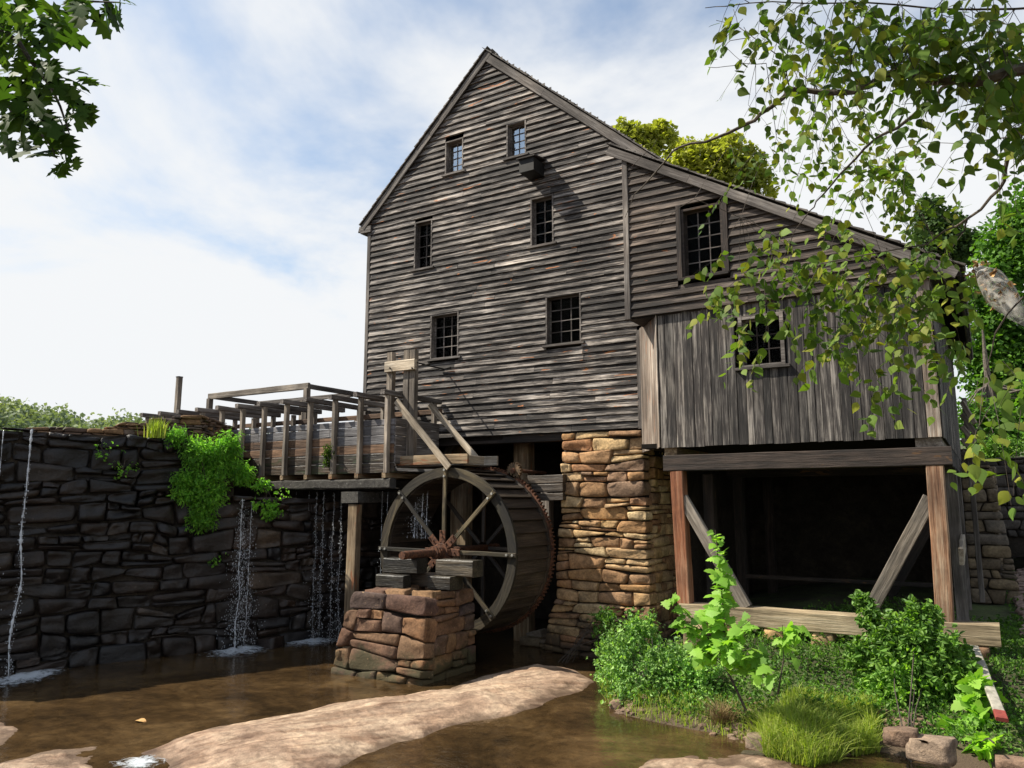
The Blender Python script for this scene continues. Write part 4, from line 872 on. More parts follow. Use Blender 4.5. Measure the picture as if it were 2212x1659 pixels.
# sluice gate frame
gt=thing('sluice_gate','upright pale timber sluice gate frame with crossbar and iron rod above the flume end','sluice gate',oY(868,850,YF+.5))
Yg=YF+.55
for xl,xr,yt in ((840,852,763),(876,888,758),(889,901,757)):
    a=oY(xl,yt,Yg);b=oY(xr,yt,Yg); beam('gate_post',((a.x+b.x)/2,Yg,ZT-1.0),((a.x+b.x)/2,Yg,a.z),b.x-a.x,.16,M['post'],gt,up=(0,1,0))
a=oY(834,783,Yg-.12);b=oY(898,777,Yg-.12);c=oY(834,805,Yg-.12); beam('crossbar',(a.x,Yg-.13,(a.z+c.z)/2),(b.x,Yg-.13,(a.z+c.z)/2),.1,a.z-c.z,M['pale'],gt)
for x in (842,890): p=oY(x,795,Yg-.2); cyl('bolt',(p.x,Yg-.22,p.z),(p.x,Yg-.17,p.z),.02,M['iron'],gt,8)
r0=oY(900,783,Yg); r1=oY(958,797,YG-.1); v,f=tube_np([r0,r0.lerp(r1,.5)+Vector((0,0,-.01)),r1],[.02,.02,.02],6); link('rod',mesh(v,f),M['iron'],gt); beam('rod_bracket',r1+Vector((-.12,0,-.02)),r1+Vector((.25,0,.02)),.05,.04,M['iron'],gt)
# brace boards at the flume end
zw=cz+RW
def brace(label,p,q,w=.17):
    a=oY(*p[:2],p[2]);b=oY(*q[:2],q[2]); me=beam_mesh((b-a).length,.05,w,.003,.008); x=(b-a).normalized(); yv=Vector((0,1,0)); z=x.cross(yv).normalized(); yv=z.cross(x)
    link('brace_board',me,M['pale'],None,frame(a,x,yv,z),label,'brace board',group='pale brace boards at the flume end')
brace('nearer of two pale diagonal boards running down from the flume end to the wheel top',(856,866,YF-.02),(970,1010,YF-.02))
brace('farther of two pale diagonal boards, against the clapboard wall',(928,874,YF2-.25),(1043,1006,YF2-.25))
tr=thing('trough','short tan and grey plank trough ending above the wheel top','trough',(cx,Yw+.2,zw+.1))
a=oY(850,993,Yw+.2);b=oY(1011,993,Yw+.2);h=.24
beam('trough_side',(XE-.1,Yw+.2,zw+.09+h/2),(b.x,Yw+.2,zw+.09+h/2),.06,h,M['tan'],tr); 
b2=oY(1075,1000,Yw+WW-.2); beam('trough_side',(XE-.1,Yw+WW-.2,zw+.09+h/2),(b2.x,Yw+WW-.2,zw+.09+h/2),.06,h,M['pale'],tr)
beam('trough_floor',(XE-.1,Yw+WW/2,zw+.065),(b.x-.15,Yw+WW/2,zw+.065),WW-.45,.04,M['bucket'],tr)
beam('trough_end',(b.x-.02,Yw+.24,zw+.19),(b.x-.02,Yw+WW*.55,zw+.19),.05,.2,M['pale'],tr)
# walkway railing behind the flume
rl=thing('walkway_railing','pale timber railing frame of a walkway behind the flume, against the sky','railing',(-18,17.2,5.5))
Yr=17.15; A=oY(454,851,Yr);B=oY(664,829,Yr); zr=(A.z+B.z)/2-.08; Cc=oX(800,853,B.x)
YC=19.2
beam('rail',(A.x-.06,Yr,zr),(B.x+.08,Yr,zr),.1,.2,M['post'],rl); beam('rail',(B.x,Yr+.06,zr-.0),(B.x,YC+2,zr),.1,.15,M['trim'],rl); beam('rail',(A.x,Yr+.06,zr),(A.x,YC,zr),.1,.15,M['trim'],rl); beam('rail',(A.x,YC,zr-.03),(B.x,YC,zr-.03),.1,.15,M['trim'],rl)
for x,y in ((A.x,Yr),(B.x,Yr),(A.x,YC),(B.x,YC+1),((A.x+B.x)/2,YC)): beam('rail_post',(x,y,5.0),(x,y,zr-.08),.17,.17,M['post'],rl,up=(0,1,0))
beam('rail_brace',(B.x-.05,YC+1,zr-.2),(B.x-1.1,YC+1,zr-1.1),.06,.1,M['post'],rl)
beam('deck_edge',(A.x-2,Yr+.2,5.4),(XL-.2,Yr+.2,5.4),.3,.2,M['trim'],rl)
lp=oY(382,888,17.4);lq=oY(389,815,17.4); tag=thing('lone_post','single bare square timber post standing left of the railing against the sky','post',(lp.x,17.4,4.9)); beam('post_shaft',(lp.x,17.4,4.9),(lp.x+.02,17.4,lq.z),.17,.17,M['post'],tag,up=(0,1,0)); beam('post_cap',(lp.x+.02,17.4,lq.z),(lp.x+.02,17.4,lq.z+.03),.19,.19,M['trim'],tag,up=(0,1,0))
#==ROCKS==
def slab(name,px,label,hz_=.25,step=.11,zoff=0.,cat='rock',amp=.05,mat=None,fall=.5,W0=None,kind=None):
    poly=[oZ(x,y,.03) for x,y in px]; poly=[(p.x,p.y) for p in poly]; X0=min(p[0] for p in poly)-.6;X1=max(p[0] for p in poly)+.6;Y0=min(p[1] for p in poly)-.6;Y1=max(p[1] for p in poly)+.6
    def zf(X,Y):
        d=sdist(X,Y,poly)+vnoise(X,Y,1.6,4)*.13+vnoise(X,Y,5,2)*.05
        z=np.where(d>0,hz_*(1-np.exp(-d/fall))*(.75+.5*vnoise(X,Y,.5,9))+.0,d*.55)
        dn=np.clip(d*3+.2,0,1); st=vnoise(X*.6+Y*.9,Y*2.2-X*1.6,1.0,7)
        return z+zoff+(st*amp+vnoise(X,Y,7,1)*.012+np.abs(vnoise(X*1.5+Y*2,Y*3-X*2.5,1.7,12))*amp*.9-.02)*dn
    c=np.mean(poly,axis=0); W=Matrix.Translation((c[0],c[1],0))
    me=grid_mesh(np.arange(X0,X1,step)-c[0],np.arange(Y0,Y1,step)-c[1],lambda X,Y:zf(X+c[0],Y+c[1]),keep=lambda X,Y:sdist(X+c[0],Y+c[1],poly)>-.55)
    return link(name,me,mat or M['slab'],None,W,label,cat,kind)
slab('bedrock_slab',[(305,1622),(380,1592),(470,1570),(600,1545),(760,1513),(870,1500),(960,1488),(1010,1468),(1075,1450),(1150,1436),(1235,1443),(1288,1470),(1262,1490),(1200,1505),(1110,1540),(1000,1560),(880,1595),(760,1640),(650,1690),(420,1720),(340,1690),(360,1650)],'long low pinkish tan bedrock slab rising from the brown pool in the foreground',.29,.055,amp=.028,fall=.65)
slab('bedrock_slab',[(-60,1545),(25,1565),(42,1580),(0,1610),(-80,1620)],'small pale bedrock tip at the left edge of the picture',.10,.06)
slab('bedrock_slab',[(-60,1655),(60,1635),(120,1612),(215,1605),(225,1618),(190,1640),(215,1680),(100,1760),(-80,1760)],'pale flat bedrock patch in the bottom left corner',.12,.06)
slab('bedrock_slab',[(1375,1652),(1420,1636),(1500,1628),(1640,1622),(1720,1640),(1700,1700),(1400,1720)],'smooth tan bedrock slab at the bottom edge below the grass tuft',.14,.05)
def boulder(label,px,py,s,mat,seed,flat=.6,name='rock',Z=None,group=None,rz=0):
    bmv=[];n1_,n2_=18,12
    for j in range(n2_+1):
        th=math.pi*j/n2_
        for i in range(n1_):
            ph=2*math.pi*i/n1_; d=Vector((math.sin(th)*math.cos(ph),math.sin(th)*math.sin(ph),math.cos(th)))
            r=1.1+.45*mn.noise(d*1.5+Vector((seed,0,0)))+.22*mn.noise(d*3.5+Vector((seed,5,0)))
            q=d*r; q=Vector((max(-.75,min(.8,q.x+q.z*.15)),max(-.75,min(.78,q.y)),max(-.7,min(.55+.2*q.x,q.z)))); bmv.append(Vector((q.x*s[0],q.y*s[1],q.z*s[2])))
    f=[(j*n1_+i,(j+1)*n1_+i,(j+1)*n1_+(i+1)%n1_,j*n1_+(i+1)%n1_) for j in range(n2_) for i in range(n1_)]
    p=oZ(px,py,0); z=float(gz(np.array([p.x]),np.array([p.y]))[0]) if Z is None else Z
    p=oZ(px,py,max(z,0)+s[2]*.2)
    return link(name,mesh(bmv,f,True),mat,None,Matrix.Translation((p.x,p.y,max(z,-.05)+s[2]*.25))@Matrix.Rotation(rz,4,'Z'),label,'rock',group=group)
boulder('large angular tan rock lying at the waterline below the right shrub',2012,1617,(.36,.24,.24),M['pebble'],3,rz=-.3)
boulder('pinkish rounded rock beside the left end of the grass tuft',1636,1600,(.20,.16,.17),M['pebble'],9)
boulder('brown rock half hidden under the right shrub',1945,1590,(.28,.2,.17),M['pebble'],14)
boulder('pale rock cut off by the bottom right corner',2195,1655,(.3,.2,.15),M['pebble'],21)
boulder('flat dark rock in front of the grass tuft at the water',1628,1628,(.22,.1,.08),M['pier'],25)
boulder('dark wet rock in the foam under the flume',585,1392,(.36,.3,.30),M['dam'],31,Z=0)
boulder('small red rock under the left bush at the waterline',1333,1522,(.15,.12,.12),M['pebble'],37)
lb=['small pale stone nearest the brown grass clump','tiny stone standing in shallow water','orange stone at the edge of the gravel','small grey stone below the brown grass','wet stone just off the gravel shore']
for i,(x,y) in enumerate([(1540,1585),(1567,1606),(1553,1598),(1523,1592),(1580,1590)]): boulder(lb[i],x,y,(.07,.06,.045),M['pebble'],40+i*3)
v=[];f=[]
def many_rocks(n,place,smin,smax,mat,label,cat,name):
    V=[];F=[];k=0; base=[]
    for i in range(n):
        x,y,z=place(); s=random.uniform(smin,smax); sd=i*1.7
        for j,d in enumerate(ICO): 
            r=1+.35*mn.noise(Vector(d)*1.5+Vector((sd,0,0))); V.append((x+d[0]*r*s*1.2,y+d[1]*r*s,z+d[2]*r*s*.65))
        F+=[tuple(a+k for a in t) for t in ICOF]; k+=len(ICO)
    return link(name,mesh(V,F),mat,None,None,label,cat,'stuff')
import bmesh
_b=bmesh.new(); bmesh.ops.create_icosphere(_b,subdivisions=1,radius=1); 
ICO=[tuple(q.co) for q in _b.verts]; ICOF=[tuple(q.index for q in t.verts) for t in _b.faces]
_b2=bmesh.new(); bmesh.ops.create_icosphere(_b2,subdivisions=2,radius=1); ICO2=[tuple(q.co) for q in _b2.verts]; ICOF2=[tuple(q.index for q in t.verts) for t in _b2.faces]; _b.free(); _b2.free()
def gpt(x,y): return float(gz(np.array([x]),np.array([y]))[0])
def pl():
    while True:
        px=random.choice([random.gauss(1610,45),random.gauss(1950,60),random.gauss(1350,30),random.uniform(1450,2150)]); py=random.gauss(1595,17) if px>1450 else random.gauss(1530,8)
        p=oZ(px,py,0); z=gpt(p.x,p.y)
        if -.25<z<.4: return p.x,p.y,z+.01
many_rocks(330,pl,.025,.08,M['pebble'],'loose shore gravel and pebbles between grass and water','gravel','shore_gravel')
def pl2():
    Y=random.uniform(18,28); X=random.uniform(.4,3.6)*(Y/20); return X,Y,gpt(X,Y)+random.uniform(0,.1)
many_rocks(1500,pl2,.06,.15,M['riprap'],'slope of loose reddish riprap stones at the right edge','riprap','riprap')
# retaining wall far right
rw_=thing('retaining_wall','dark mortared stone retaining wall at the far right behind the riprap','wall',(1,28.2,4))
stone_wall(rw_,wallframe((-1.5,28.2,0),(1,0,0)),9,2.6,oY(2160,987,28.2).z,(.22,.4),(.35,.9),M['retain'],depth=.3,outv=.05,limit=250)
box('core',-1.5,7.5,28.3,28.7,2.0,oY(2160,987,28.2).z-.03,M['core'],rw_)
# leaning white board with red end, floating leaf, timber at right
p=oY(2163,1550,13.2); a=oY(2103,1397,15.7)
lw=thing('marker_board','narrow weathered white board with a red end leaning against the sill beam','board',p)
beam('board',p,a,.05,.15,M['white'],lw,up=(0,1,.2)); beam('red_tip',p-(a-p).normalized()*.06,p+(a-p).normalized()*.17,.056,.158,M['redend'],lw,up=(0,1,.2))
p=oZ(293,1556,.012); v,f,_=stamp(T_leaf(3),[p],[(1,.3,.05)],[(0,0,1)],[.22]); link('fallen_leaf',mesh([Vector(q)-p for q in v],[tuple(int(i) for i in t) for t in f]),M['deadleaf'],None,Matrix.Translation(p),'single orange dead leaf floating on the brown pool','leaf')
#==WATER FALLING==
def stream(name,label,x,y,ztop,zbot,w,n=110,wob=.03,seed=0,drops=60,spread=.12,group='thin streams falling into the pool',ox=0):
    pts=[];rad=[]
    for i in range(n+1):
        t=i/n; z=ztop+(zbot-ztop)*t; pts.append((x+mn.noise(Vector((seed,t*4,0)))*wob*(.4+2*t)+mn.noise(Vector((seed,t*22,0)))*w*.8+ox*math.sqrt(t),y+mn.noise(Vector((seed,t*4,7)))*wob*(.4+2*t),z))
        rad.append(max(.002,w*(.3+1.7*abs(mn.noise(Vector((seed+4,t*31,0)))))))
    v,f=tube_np(pts,rad,6); v=[tuple(q) for q in v]; k=len(v)
    for i in range(drops):
        t=random.random()**.7; c=pts[int(t*n)]; s=random.uniform(.0025,.0065); o=[random.gauss(0,spread*(.2+t)) for _ in range(2)]
        for d in ICO: v.append((c[0]+o[0]+d[0]*s,c[1]+o[1]*.5+d[1]*s,c[2]+d[2]*s*3.2))
        f+=[tuple(a+k for a in q) for q in ICOF]; k+=len(ICO)
    link(name,mesh(v,f,True),M['fall'],None,None,label,'stream','stuff',group)
def damstream(px,py,w,label,drops,seed,spread=.1,zb=0):
    u,z,p=dam_hit(px,py); q=p+DN*.22; stream('falling_stream',label,q.x,q.y,p.z,zb,w,seed=seed,drops=drops,spread=spread,wob=.05)
damstream(67,926,.030,'bright white thread of water falling down the left end of the dam',420,1,.07)
damstream(6,930,.012,'faint trickle at the extreme left edge of the dam',120,2,.2)
damstream(518,1078,.018,'central thread of water falling from the dam ledge under the vine',1500,3,.26)
damstream(538,1085,.009,'weak trickle just right of the central dam thread',350,4,.22)
for i,(x,y0) in enumerate([(610,1062),(640,1062),(668,1062),(685,1062),(700,1062),(722,1065),(738,1075)]):
    p=oY(x,y0,YF+.3); stream('dripping_water',['leftmost','second','third','fourth','fifth','sixth','last'][i]+' curtain of drips under the flume beam',p.x,p.y,p.z,0,.003,seed=20+i,drops=260,spread=.07,group='drips under the flume')
for i,x in enumerate((826,838,900,915,925,905)):
    p=oY(x,1060 if i>1 else 1062,Yw+.5); stream('wheel_trickle',['outer trickle left of the wheel rim','inner trickle behind the wheel rim','left bright trickle falling inside the wheel','brightest trickle falling onto a wheel spoke','right trickle falling inside the wheel','spray around the trickles inside the wheel'][i],p.x,p.y,p.z,.1 if i<2 else cz+.25,[.007,.006,.02,.022,.012,.005][i],seed=40+i,drops=[90,90,60,80,60,220][i],spread=[.06,.06,.06,.07,.06,.2][i],group='trickles at the wheel',ox=-.05 if i>1 else 0,wob=.012,n=40)
m=bpy.data.materials.new('foam_patch'); m.use_nodes=True; nt=m.node_tree; nt.nodes.clear(); o=nt.nodes.new('ShaderNodeOutputMaterial'); M['foampatch']=m
t_=nt.nodes.new('ShaderNodeBsdfTransparent'); d_=nt.nodes.new('ShaderNodeBsdfPrincipled'); d_.inputs['Base Color'].default_value=(.62,.66,.70,1); d_.inputs['Roughness'].default_value=.3; x_=nt.nodes.new('ShaderNodeMixShader')
tcn=nt.nodes.new('ShaderNodeTexCoord'); ln=nt.nodes.new('ShaderNodeVectorMath'); ln.operation='LENGTH'; nt.links.new(tcn.outputs['Object'],ln.inputs[0]); ge=nt.nodes.new('ShaderNodeNewGeometry'); q1=noise(nt,ge.outputs['Position'],7,7,.7,.8)
fz=mth(nt,'SUBTRACT',mth(nt,'ADD',q1,.22),mth(nt,'MULTIPLY',ln.outputs['Value'],.50)); nt.links.new(ramp(nt,fz,[(.36,(0,0,0)),(.60,(1,1,1))]),x_.inputs[0]); nt.links.new(t_.outputs[0],x_.inputs[1]); nt.links.new(d_.outputs[0],x_.inputs[2]); nt.links.new(x_.outputs[0],o.inputs[0]); bump(nt,d_,q1,1,.05)
def foam(label,px,py,rx,ry,n,seed,hh=.06):
    c=oZ(px,py,0); t=(oZ(px+rx,py,0)-c); w=(oZ(px,py-ry*2,0)-c); w=w-t*(w.dot(t)/t.dot(t)); V=[(0,0,0)];F=[]
    W=frame(Vector((c.x,c.y,.012)),t,w,Vector((0,0,1)))
    rings,sg_=6,28
    for a in range(1,rings+1):
        for b in range(sg_): th=2*math.pi*b/sg_; r=a/rings; V.append((r*math.cos(th),r*math.sin(th),max(0,.035*(1-r)*(1+mn.noise(Vector((r*4+seed,th*2,0)))*2))*min(1,hh*12)))
    for b in range(sg_): F.append((0,1+b,1+(b+1)%sg_))
    for a in range(rings-1):
        for b in range(sg_): F.append((1+a*sg_+b,1+(a+1)*sg_+b,1+(a+1)*sg_+(b+1)%sg_,1+a*sg_+(b+1)%sg_))
    fo=link('splash_foam',mesh(V,F,True),M['foampatch'],None,W,label,'foam','stuff')
foam('white splash foam where the left stream meets the pool',58,1463,75,14,3000,1)
foam('white churned foam under the central dam stream',515,1404,85,10,2600,2,.1); foam('white foam line right of the dark wet rock',668,1386,78,7,1500,3)
foam('pale patch painted for sky glints on rippled water in the bottom left',300,1648,70,10,700,4,.01)  # white patch in place of sky reflected by ripples
#==PLANTS==
LEAFS=T_leaf(1,.45,.15,.2); LEAFM=T_leaf(2,.42)
def plant(name,label,cat,base,blobs,n,size,mat,tm,stems=8,droop=.25,out=.6,shoots=0):
    """blobs: (centre, radii)"""
    t=thing(name,label,cat,base); P=[];Q=[]
    tot=sum(r[0]*r[1]*r[2] for c,r in blobs)
    for c,r in blobs:
        m=int(n*r[0]*r[1]*r[2]/tot); cl=max(4,m//12); p,q=crown_pts(c,r,cl,12,max(r)*.34,.8,-.8); P.append(p);Q.append(q*.5+(p-np.array(c))/np.array(r)*.5)
    for i in range(shoots):
        c,r=random.choice(blobs); d=Vector((random.gauss(0,.5),random.gauss(-.1,.5),random.uniform(.2,1))).normalized(); q0=Vector(c)+Vector((d.x*r[0],d.y*r[1],d.z*r[2]))*.7; d=(d+Vector((0,0,.5))).normalized(); Ls=random.uniform(.25,.6)*max(r)+.08
        tt_=np.linspace(0,1,14)[:,None]; a_=np.array(q0)+tt_*np.array(d)*Ls+rng.normal(size=(14,3))*.018; P.append(a_); Q.append(rdir(14)*.8+np.array(d)*.4)
    P=np.concatenate(P);Q=np.concatenate(Q); ok=P[:,2]>.02; P=P[ok];Q=Q[ok]
    leaf_obj('foliage',tm,P,Q,size,mat,t,droop,kind='stuff')
    v=[];f=[]
    for i in range(stems):
        c,r=random.choice(blobs); e=Vector(c)+Vector((random.uniform(-.7,.7)*r[0],random.uniform(-.7,.7)*r[1],random.uniform(.2,.8)*r[2])); b=Vector(base)+Vector((random.uniform(-.2,.2),random.uniform(-.2,.2),-.05)); m_=b.lerp(e,.5)+Vector((random.uniform(-.1,.1),random.uniform(-.1,.1),.08))
        a,g=tube_np([b,m_,e],[.014,.010,.004],5); k=len(v); v+=[tuple(Vector(q)-Vector(base)) for q in a]; f+=[tuple(i_+k for i_ in q) for q in g]
    link('stem',mesh(v,f),M['twig'],t,Matrix.Translation(base),kind='stuff'); return t
def gpos(px,py,it=6):
    z=.1
    for _ in range(it): p=oZ(px,py,z); z=max(0,gpt(p.x,p.y))
    return p
def B_(px,py,Y,rx,rz,ry=None):
    """blob centred on a photo pixel at depth plane Y; radii in pixels -> metres"""
    p=oY(px,py,Y); q=oY(px+rx,py,Y); r=(q-p).length*.95; s=(oY(px,py-rz,Y)-p).length; return (tuple(p),(r,ry or r*.8,s))
b=gpos(1400,1500)
plant('leafy_bush','dense pale green small-leaved bush at the water edge left of the sapling','bush',(b.x,b.y+.2,b.z),[B_(1350,1440,14.3,60,80),B_(1450,1470,14.0,75,75),B_(1520,1490,13.9,50,60),B_(1390,1380,14.6,40,50),B_(1500,1540,13.6,60,30),B_(1380,1520,13.8,75,30)],7200,.082,M['shrub'],LEAFS,20,shoots=150)
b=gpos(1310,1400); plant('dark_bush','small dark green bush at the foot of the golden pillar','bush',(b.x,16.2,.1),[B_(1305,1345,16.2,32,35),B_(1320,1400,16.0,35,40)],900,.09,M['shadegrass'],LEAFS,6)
b=gpos(1960,1530)
plant('broadleaf_shrub','big rounded broad-leaved green shrub in front of the right end of the sill beam','bush',(b.x,b.y+1.0,gpt(b.x,b.y+1.0)),[B_(1960,1400,15.0,80,55),B_(1990,1350,15.2,38,38),B_(1890,1365,15.3,26,40),B_(2040,1440,14.8,60,70),B_(1950,1490,14.7,95,65),B_(1880,1430,15.0,45,40),B_(1865,1320,15.4,12,22)],7000,.115,M['shrub2'],LEAFM,5,shoots=120)
plant('low_grape_plant','low bright broad-leaved plant beside the white board','plant',tuple(gpos(2110,1590)),[B_(2110,1500,14.2,30,35),B_(2105,1565,13.9,25,30),B_(2060,1590,13.8,50,25),B_(2130,1610,13.2,30,20)],380,.22,M['maple'],T_poly(MAPLE),1)
# sapling with big lobed leaves, one object per leaf
b=gpos(1600,1530); Ys=b.y+.3
sap=thing('sapling','tall upright sapling with bright green lobed leaves between the posts','sapling',(b.x,Ys,b.z))
mleaf=[]
for k in range(3):
    tv,tf=T_poly(MAPLE,.12+.15*k); me=npmesh(tv,tf); me.materials.append(M['maple']); mleaf.append(me)
def stem(parent,pts,r0,r1,mat=M['twig'],name='stem'):
    pts=[Vector(p) for p in pts]; n=len(pts); v,f=tube_np(pts,[r0+(r1-r0)*i/(n-1) for i in range(n)],6); o=pts[0]
    link(name,mesh([q-o for q in v],f),mat,parent,Matrix.Translation(o))
def rleaf(parent,me,p,s,dirv=None,name='leaf',droop=.35):
    d=Vector(dirv) if dirv is not None else Vector((random.uniform(-1,1),random.uniform(-1,.4),random.uniform(-.5,.5))); d.z-=droop*random.random(); d.normalize()
    u=(Vector((random.uniform(-.5,.5),random.uniform(-1.0,.2),random.uniform(.3,1.2)))); y=u.cross(d); 
    if y.length<.1: y=Vector((1,0,0)).cross(d)
    y.normalize(); z=d.cross(y); link(name,me,None,parent,frame(p,d*s,y*s,z*s))
axis=[(1575,1530),(1572,1450),(1566,1380),(1562,1310),(1555,1240),(1548,1175),(1545,1145)]
ap=[oY(x,y,Ys) for x,y in axis]; ap[0]=Vector((b.x,Ys,b.z-.1)); stem(sap,ap,.022,.006)
for y in np.linspace(1150,1330,24):
    x=np.interp(y,[1145,1330],[1546,1566]); p=oY(x,y,Ys); s=np.interp(y,[1145,1200,1330],[.13,.22,.30])*random.uniform(.8,1.2)
    for k in range(2): rleaf(sap,random.choice(mleaf),p+Vector((random.uniform(-.05,.05),random.uniform(-.1,.1),0)),s)
br=[((1563,1400),(1470,1340)),((1562,1420),(1450,1290)),((1565,1440),(1500,1400)),((1566,1400),(1620,1340)),((1570,1430),(1640,1400)),((1566,1370),(1520,1320)),((1572,1450),(1650,1440)),((1570,1430),(1560,1380)),((1568,1380),(1600,1390)),((1568,1420),(1530,1370))]
for a,c in br:
    P0=oY(a[0],a[1],Ys);P1=oY(c[0],c[1],Ys-random.uniform(0,.5)); stem(sap,[P0,P0.lerp(P1,.5)+Vector((0,0,.06)),P1],.010,.004)
    for t in np.linspace(.3,1.05,16): rleaf(sap,random.choice(mleaf),P0.lerp(P1,t)+Vector((random.uniform(-.08,.08),random.uniform(-.15,.1),random.uniform(-.1,.08))),random.uniform(.15,.29))
s2=thing('young_sapling','short sapling with a few lobed leaves right of the tall one, under the sill beam','sapling',tuple(gpos(1680,1500)))
P0=WM[s2].translation.copy(); P1=oY(1690,1350,P0.y); stem(s2,[P0,P0.lerp(P1,.5)+Vector((.05,0,0)),P1],.014,.005)
for i in range(22): t=random.uniform(.45,1.03); rleaf(s2,random.choice(mleaf),P0.lerp(P1,t)+Vector((random.uniform(-.3,.3),random.uniform(-.15,.15),random.uniform(-.05,.05))),random.uniform(.17,.3))
# weeds growing in bands
def blades(n,place,hmin,hmax,mat,label,name,cat='grass',w=.012,kind='stuff',parent=None,lean=.5):
    V=np.zeros((n,5,3));Rn=np.repeat(rng.random(n),5)
    for i in range(n):
        x,y,z=place(); h=random.uniform(hmin,hmax); a=random.uniform(0,6.28); l=abs(random.gauss(0,lean))*h; dx_,dy_=math.cos(a)*l,math.sin(a)*l; b=random.uniform(0,6.28); wx,wy=math.cos(b)*w*random.uniform(.6,1.3),math.sin(b)*w
        V[i]=[(x-wx,y-wy,z),(x+wx,y+wy,z),(x+dx_*.35+wx*.8,y+dy_*.35+wy*.8,z+h*.6),(x+dx_*.35-wx*.8,y+dy_*.35-wy*.8,z+h*.6),(x+dx_,y+dy_,z+h*random.uniform(.75,1))]
    k=np.arange(n)[:,None]*5; F=np.concatenate([k+np.array([[0,1,2]]),k+np.array([[0,2,3]]),k+np.array([[3,2,4]])]); 
    return link(name,npmesh(V.reshape(-1,3),F,Rn),mat,parent,None,label,cat if parent is None else None,kind)
def inreg(poly,zr=None):
    def g():
        while True:
            x=random.uniform(min(p[0] for p in poly),max(p[0] for p in poly)); y=random.uniform(min(p[1] for p in poly),max(p[1] for p in poly))
            if sdist(np.array([x]),np.array([y]),poly)[0]>0: 
                z=gpt(x,y)
                if z>-.03: return x,y,z-.02
    return g
def P2(l): return [tuple(gpos(x,y))[:2] for x,y in l]
tuft=P2([(1630,1575),(1700,1560),(1780,1545),(1880,1560),(1895,1600),(1850,1620),(1800,1650),(1760,1662),(1640,1655),(1650,1620)])
blades(5200,inreg(tuft),.12,.50,M['grass'],'bright yellow-green grass tuft at the water edge in the lower right','grass_tuft',w=.0065,lean=.75)
mid=P2([(1620,1470),(1700,1420),(1880,1430),(1900,1540),(1800,1560),(1640,1570),(1590,1520)])
blades(5000,inreg(mid),.10,.30,M['grass'],'soft green grass between the sapling and the big shrub','meadow_grass',w=.007)
bank=[(-7.4,15.2),(-6.5,13.9),(-5.5,13.2),(-4.5,13.0),(-3.4,12.9),(-2.6,12.4),(-1.7,13.3),(.3,13),(1.7,12),(4.5,14),(4.5,19.5),(-.5,19.5),(-.5,16.8),(-7,16.8)]
def cover(n,poly,size,mat,label,name,hmax=.18):
    g=inreg(poly); P=np.array([g() for _ in range(n)]); P[:,2]+=rng.random(n)*hmax*(.4+.8*np.abs(vnoise(P[:,0],P[:,1],1.3,2))*2); Q=np.tile([0,0,1.],(n,1))+rng.normal(size=(n,3))*.5
    return leaf_obj(name,LEAFS,P,Q,size,mat,None,.0,label=label,kind='stuff',cat='ground cover')
shl=[(-7.2,15.0),(-6.2,13.5),(-5.6,12.95),(-4.5,12.8),(-3.4,12.65),(-2.6,12.6),(-2.4,13.4),(-5,13.9),(-6.3,14.9)]
blades(2600,inreg(shl),.08,.24,M['grass'],'fringe of bright grass along the shore below the bushes','shore_grass',w=.007)
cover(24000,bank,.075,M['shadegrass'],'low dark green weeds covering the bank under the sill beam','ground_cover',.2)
blades(5000,inreg(bank),.06,.2,M['shadegrass'],'short grass scattered over the right bank','bank_grass',w=.007)
inner=[(-6.2,16.8),(-.8,16.8),(-.8,20.5),(-2.5,22),(-4,19)]
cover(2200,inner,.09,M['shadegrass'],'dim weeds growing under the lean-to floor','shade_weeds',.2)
rightb=[(.2,17),(4,14),(9,20),(9,28),(.2,28)]
cover(6500,rightb,.09,M['shadegrass'],'patchy green weeds on the slope right of the mill','slope_weeds',.15)
bg_=P2([(1512,1575),(1540,1545),(1590,1540),(1585,1575),(1545,1585)])
def dry(): c=gpos(random.gauss(1565,9),1578); return c.x,c.y,c.z
V=[]; blades(420,dry,.3,.55,M['drygrass'],'drooping clump of dry brown grass at the water edge','dry_grass_clump',w=.006,lean=.9)
# plants on the dam and the flume
def damblob(px,py,rx,rz,o=.25):
    u,z,p=dam_hit(px,py); q=dam_hit(px+rx,py)[2]; s=abs(dam_hit(px,py-rz)[1]-z); return (tuple(p+DN*o),((q-p).length*.7,.35,s))
vb=[damblob(420,985,45,35,.3),damblob(465,1000,40,40,.35),damblob(485,970,32,30,.4),damblob(440,1060,55,50,.3),damblob(430,1120,35,35,.25),damblob(395,1060,25,35,.2),damblob(510,1030,30,22,.35),damblob(385,955,20,18,.15)]
plant('hanging_vine','bright green leafy vine spilling down the face of the dam beside the flume','vine',vb[3][0],vb,8500,.11,M['vine'],T_leaf(1,.2,.1,.4),10,.35,shoots=170)
vb=[damblob(560,1050,22,16,.4),damblob(580,1110,14,28,.3),damblob(555,1085,16,10,.3)]; plant('ledge_plant','sparse weed on the wet ledge below the start of the flume','plant',vb[0][0],vb,360,.10,M['vine'],LEAFS,6,.5)
g0=oY(711,985,YF-.06); plant('flume_weed','small olive plant growing out of the flume side between two posts','plant',tuple(g0),[((g0.x,g0.y,g0.z+.06),(.15,.10,.26)),((g0.x-.05,g0.y,g0.z-.18),(.12,.08,.16))],520,.06,M['oak'],LEAFS,4)
gx_=dam_hit(336,938); 
def gp(): return (gx_[2].x+random.gauss(0,.10),gx_[2].y+random.gauss(0,.1),gx_[2].z-.1)
blades(170,gp,.3,.62,M['grass'],'bright tuft of grass growing from the top of the dam','dam_grass_tuft',w=.012,lean=.22)
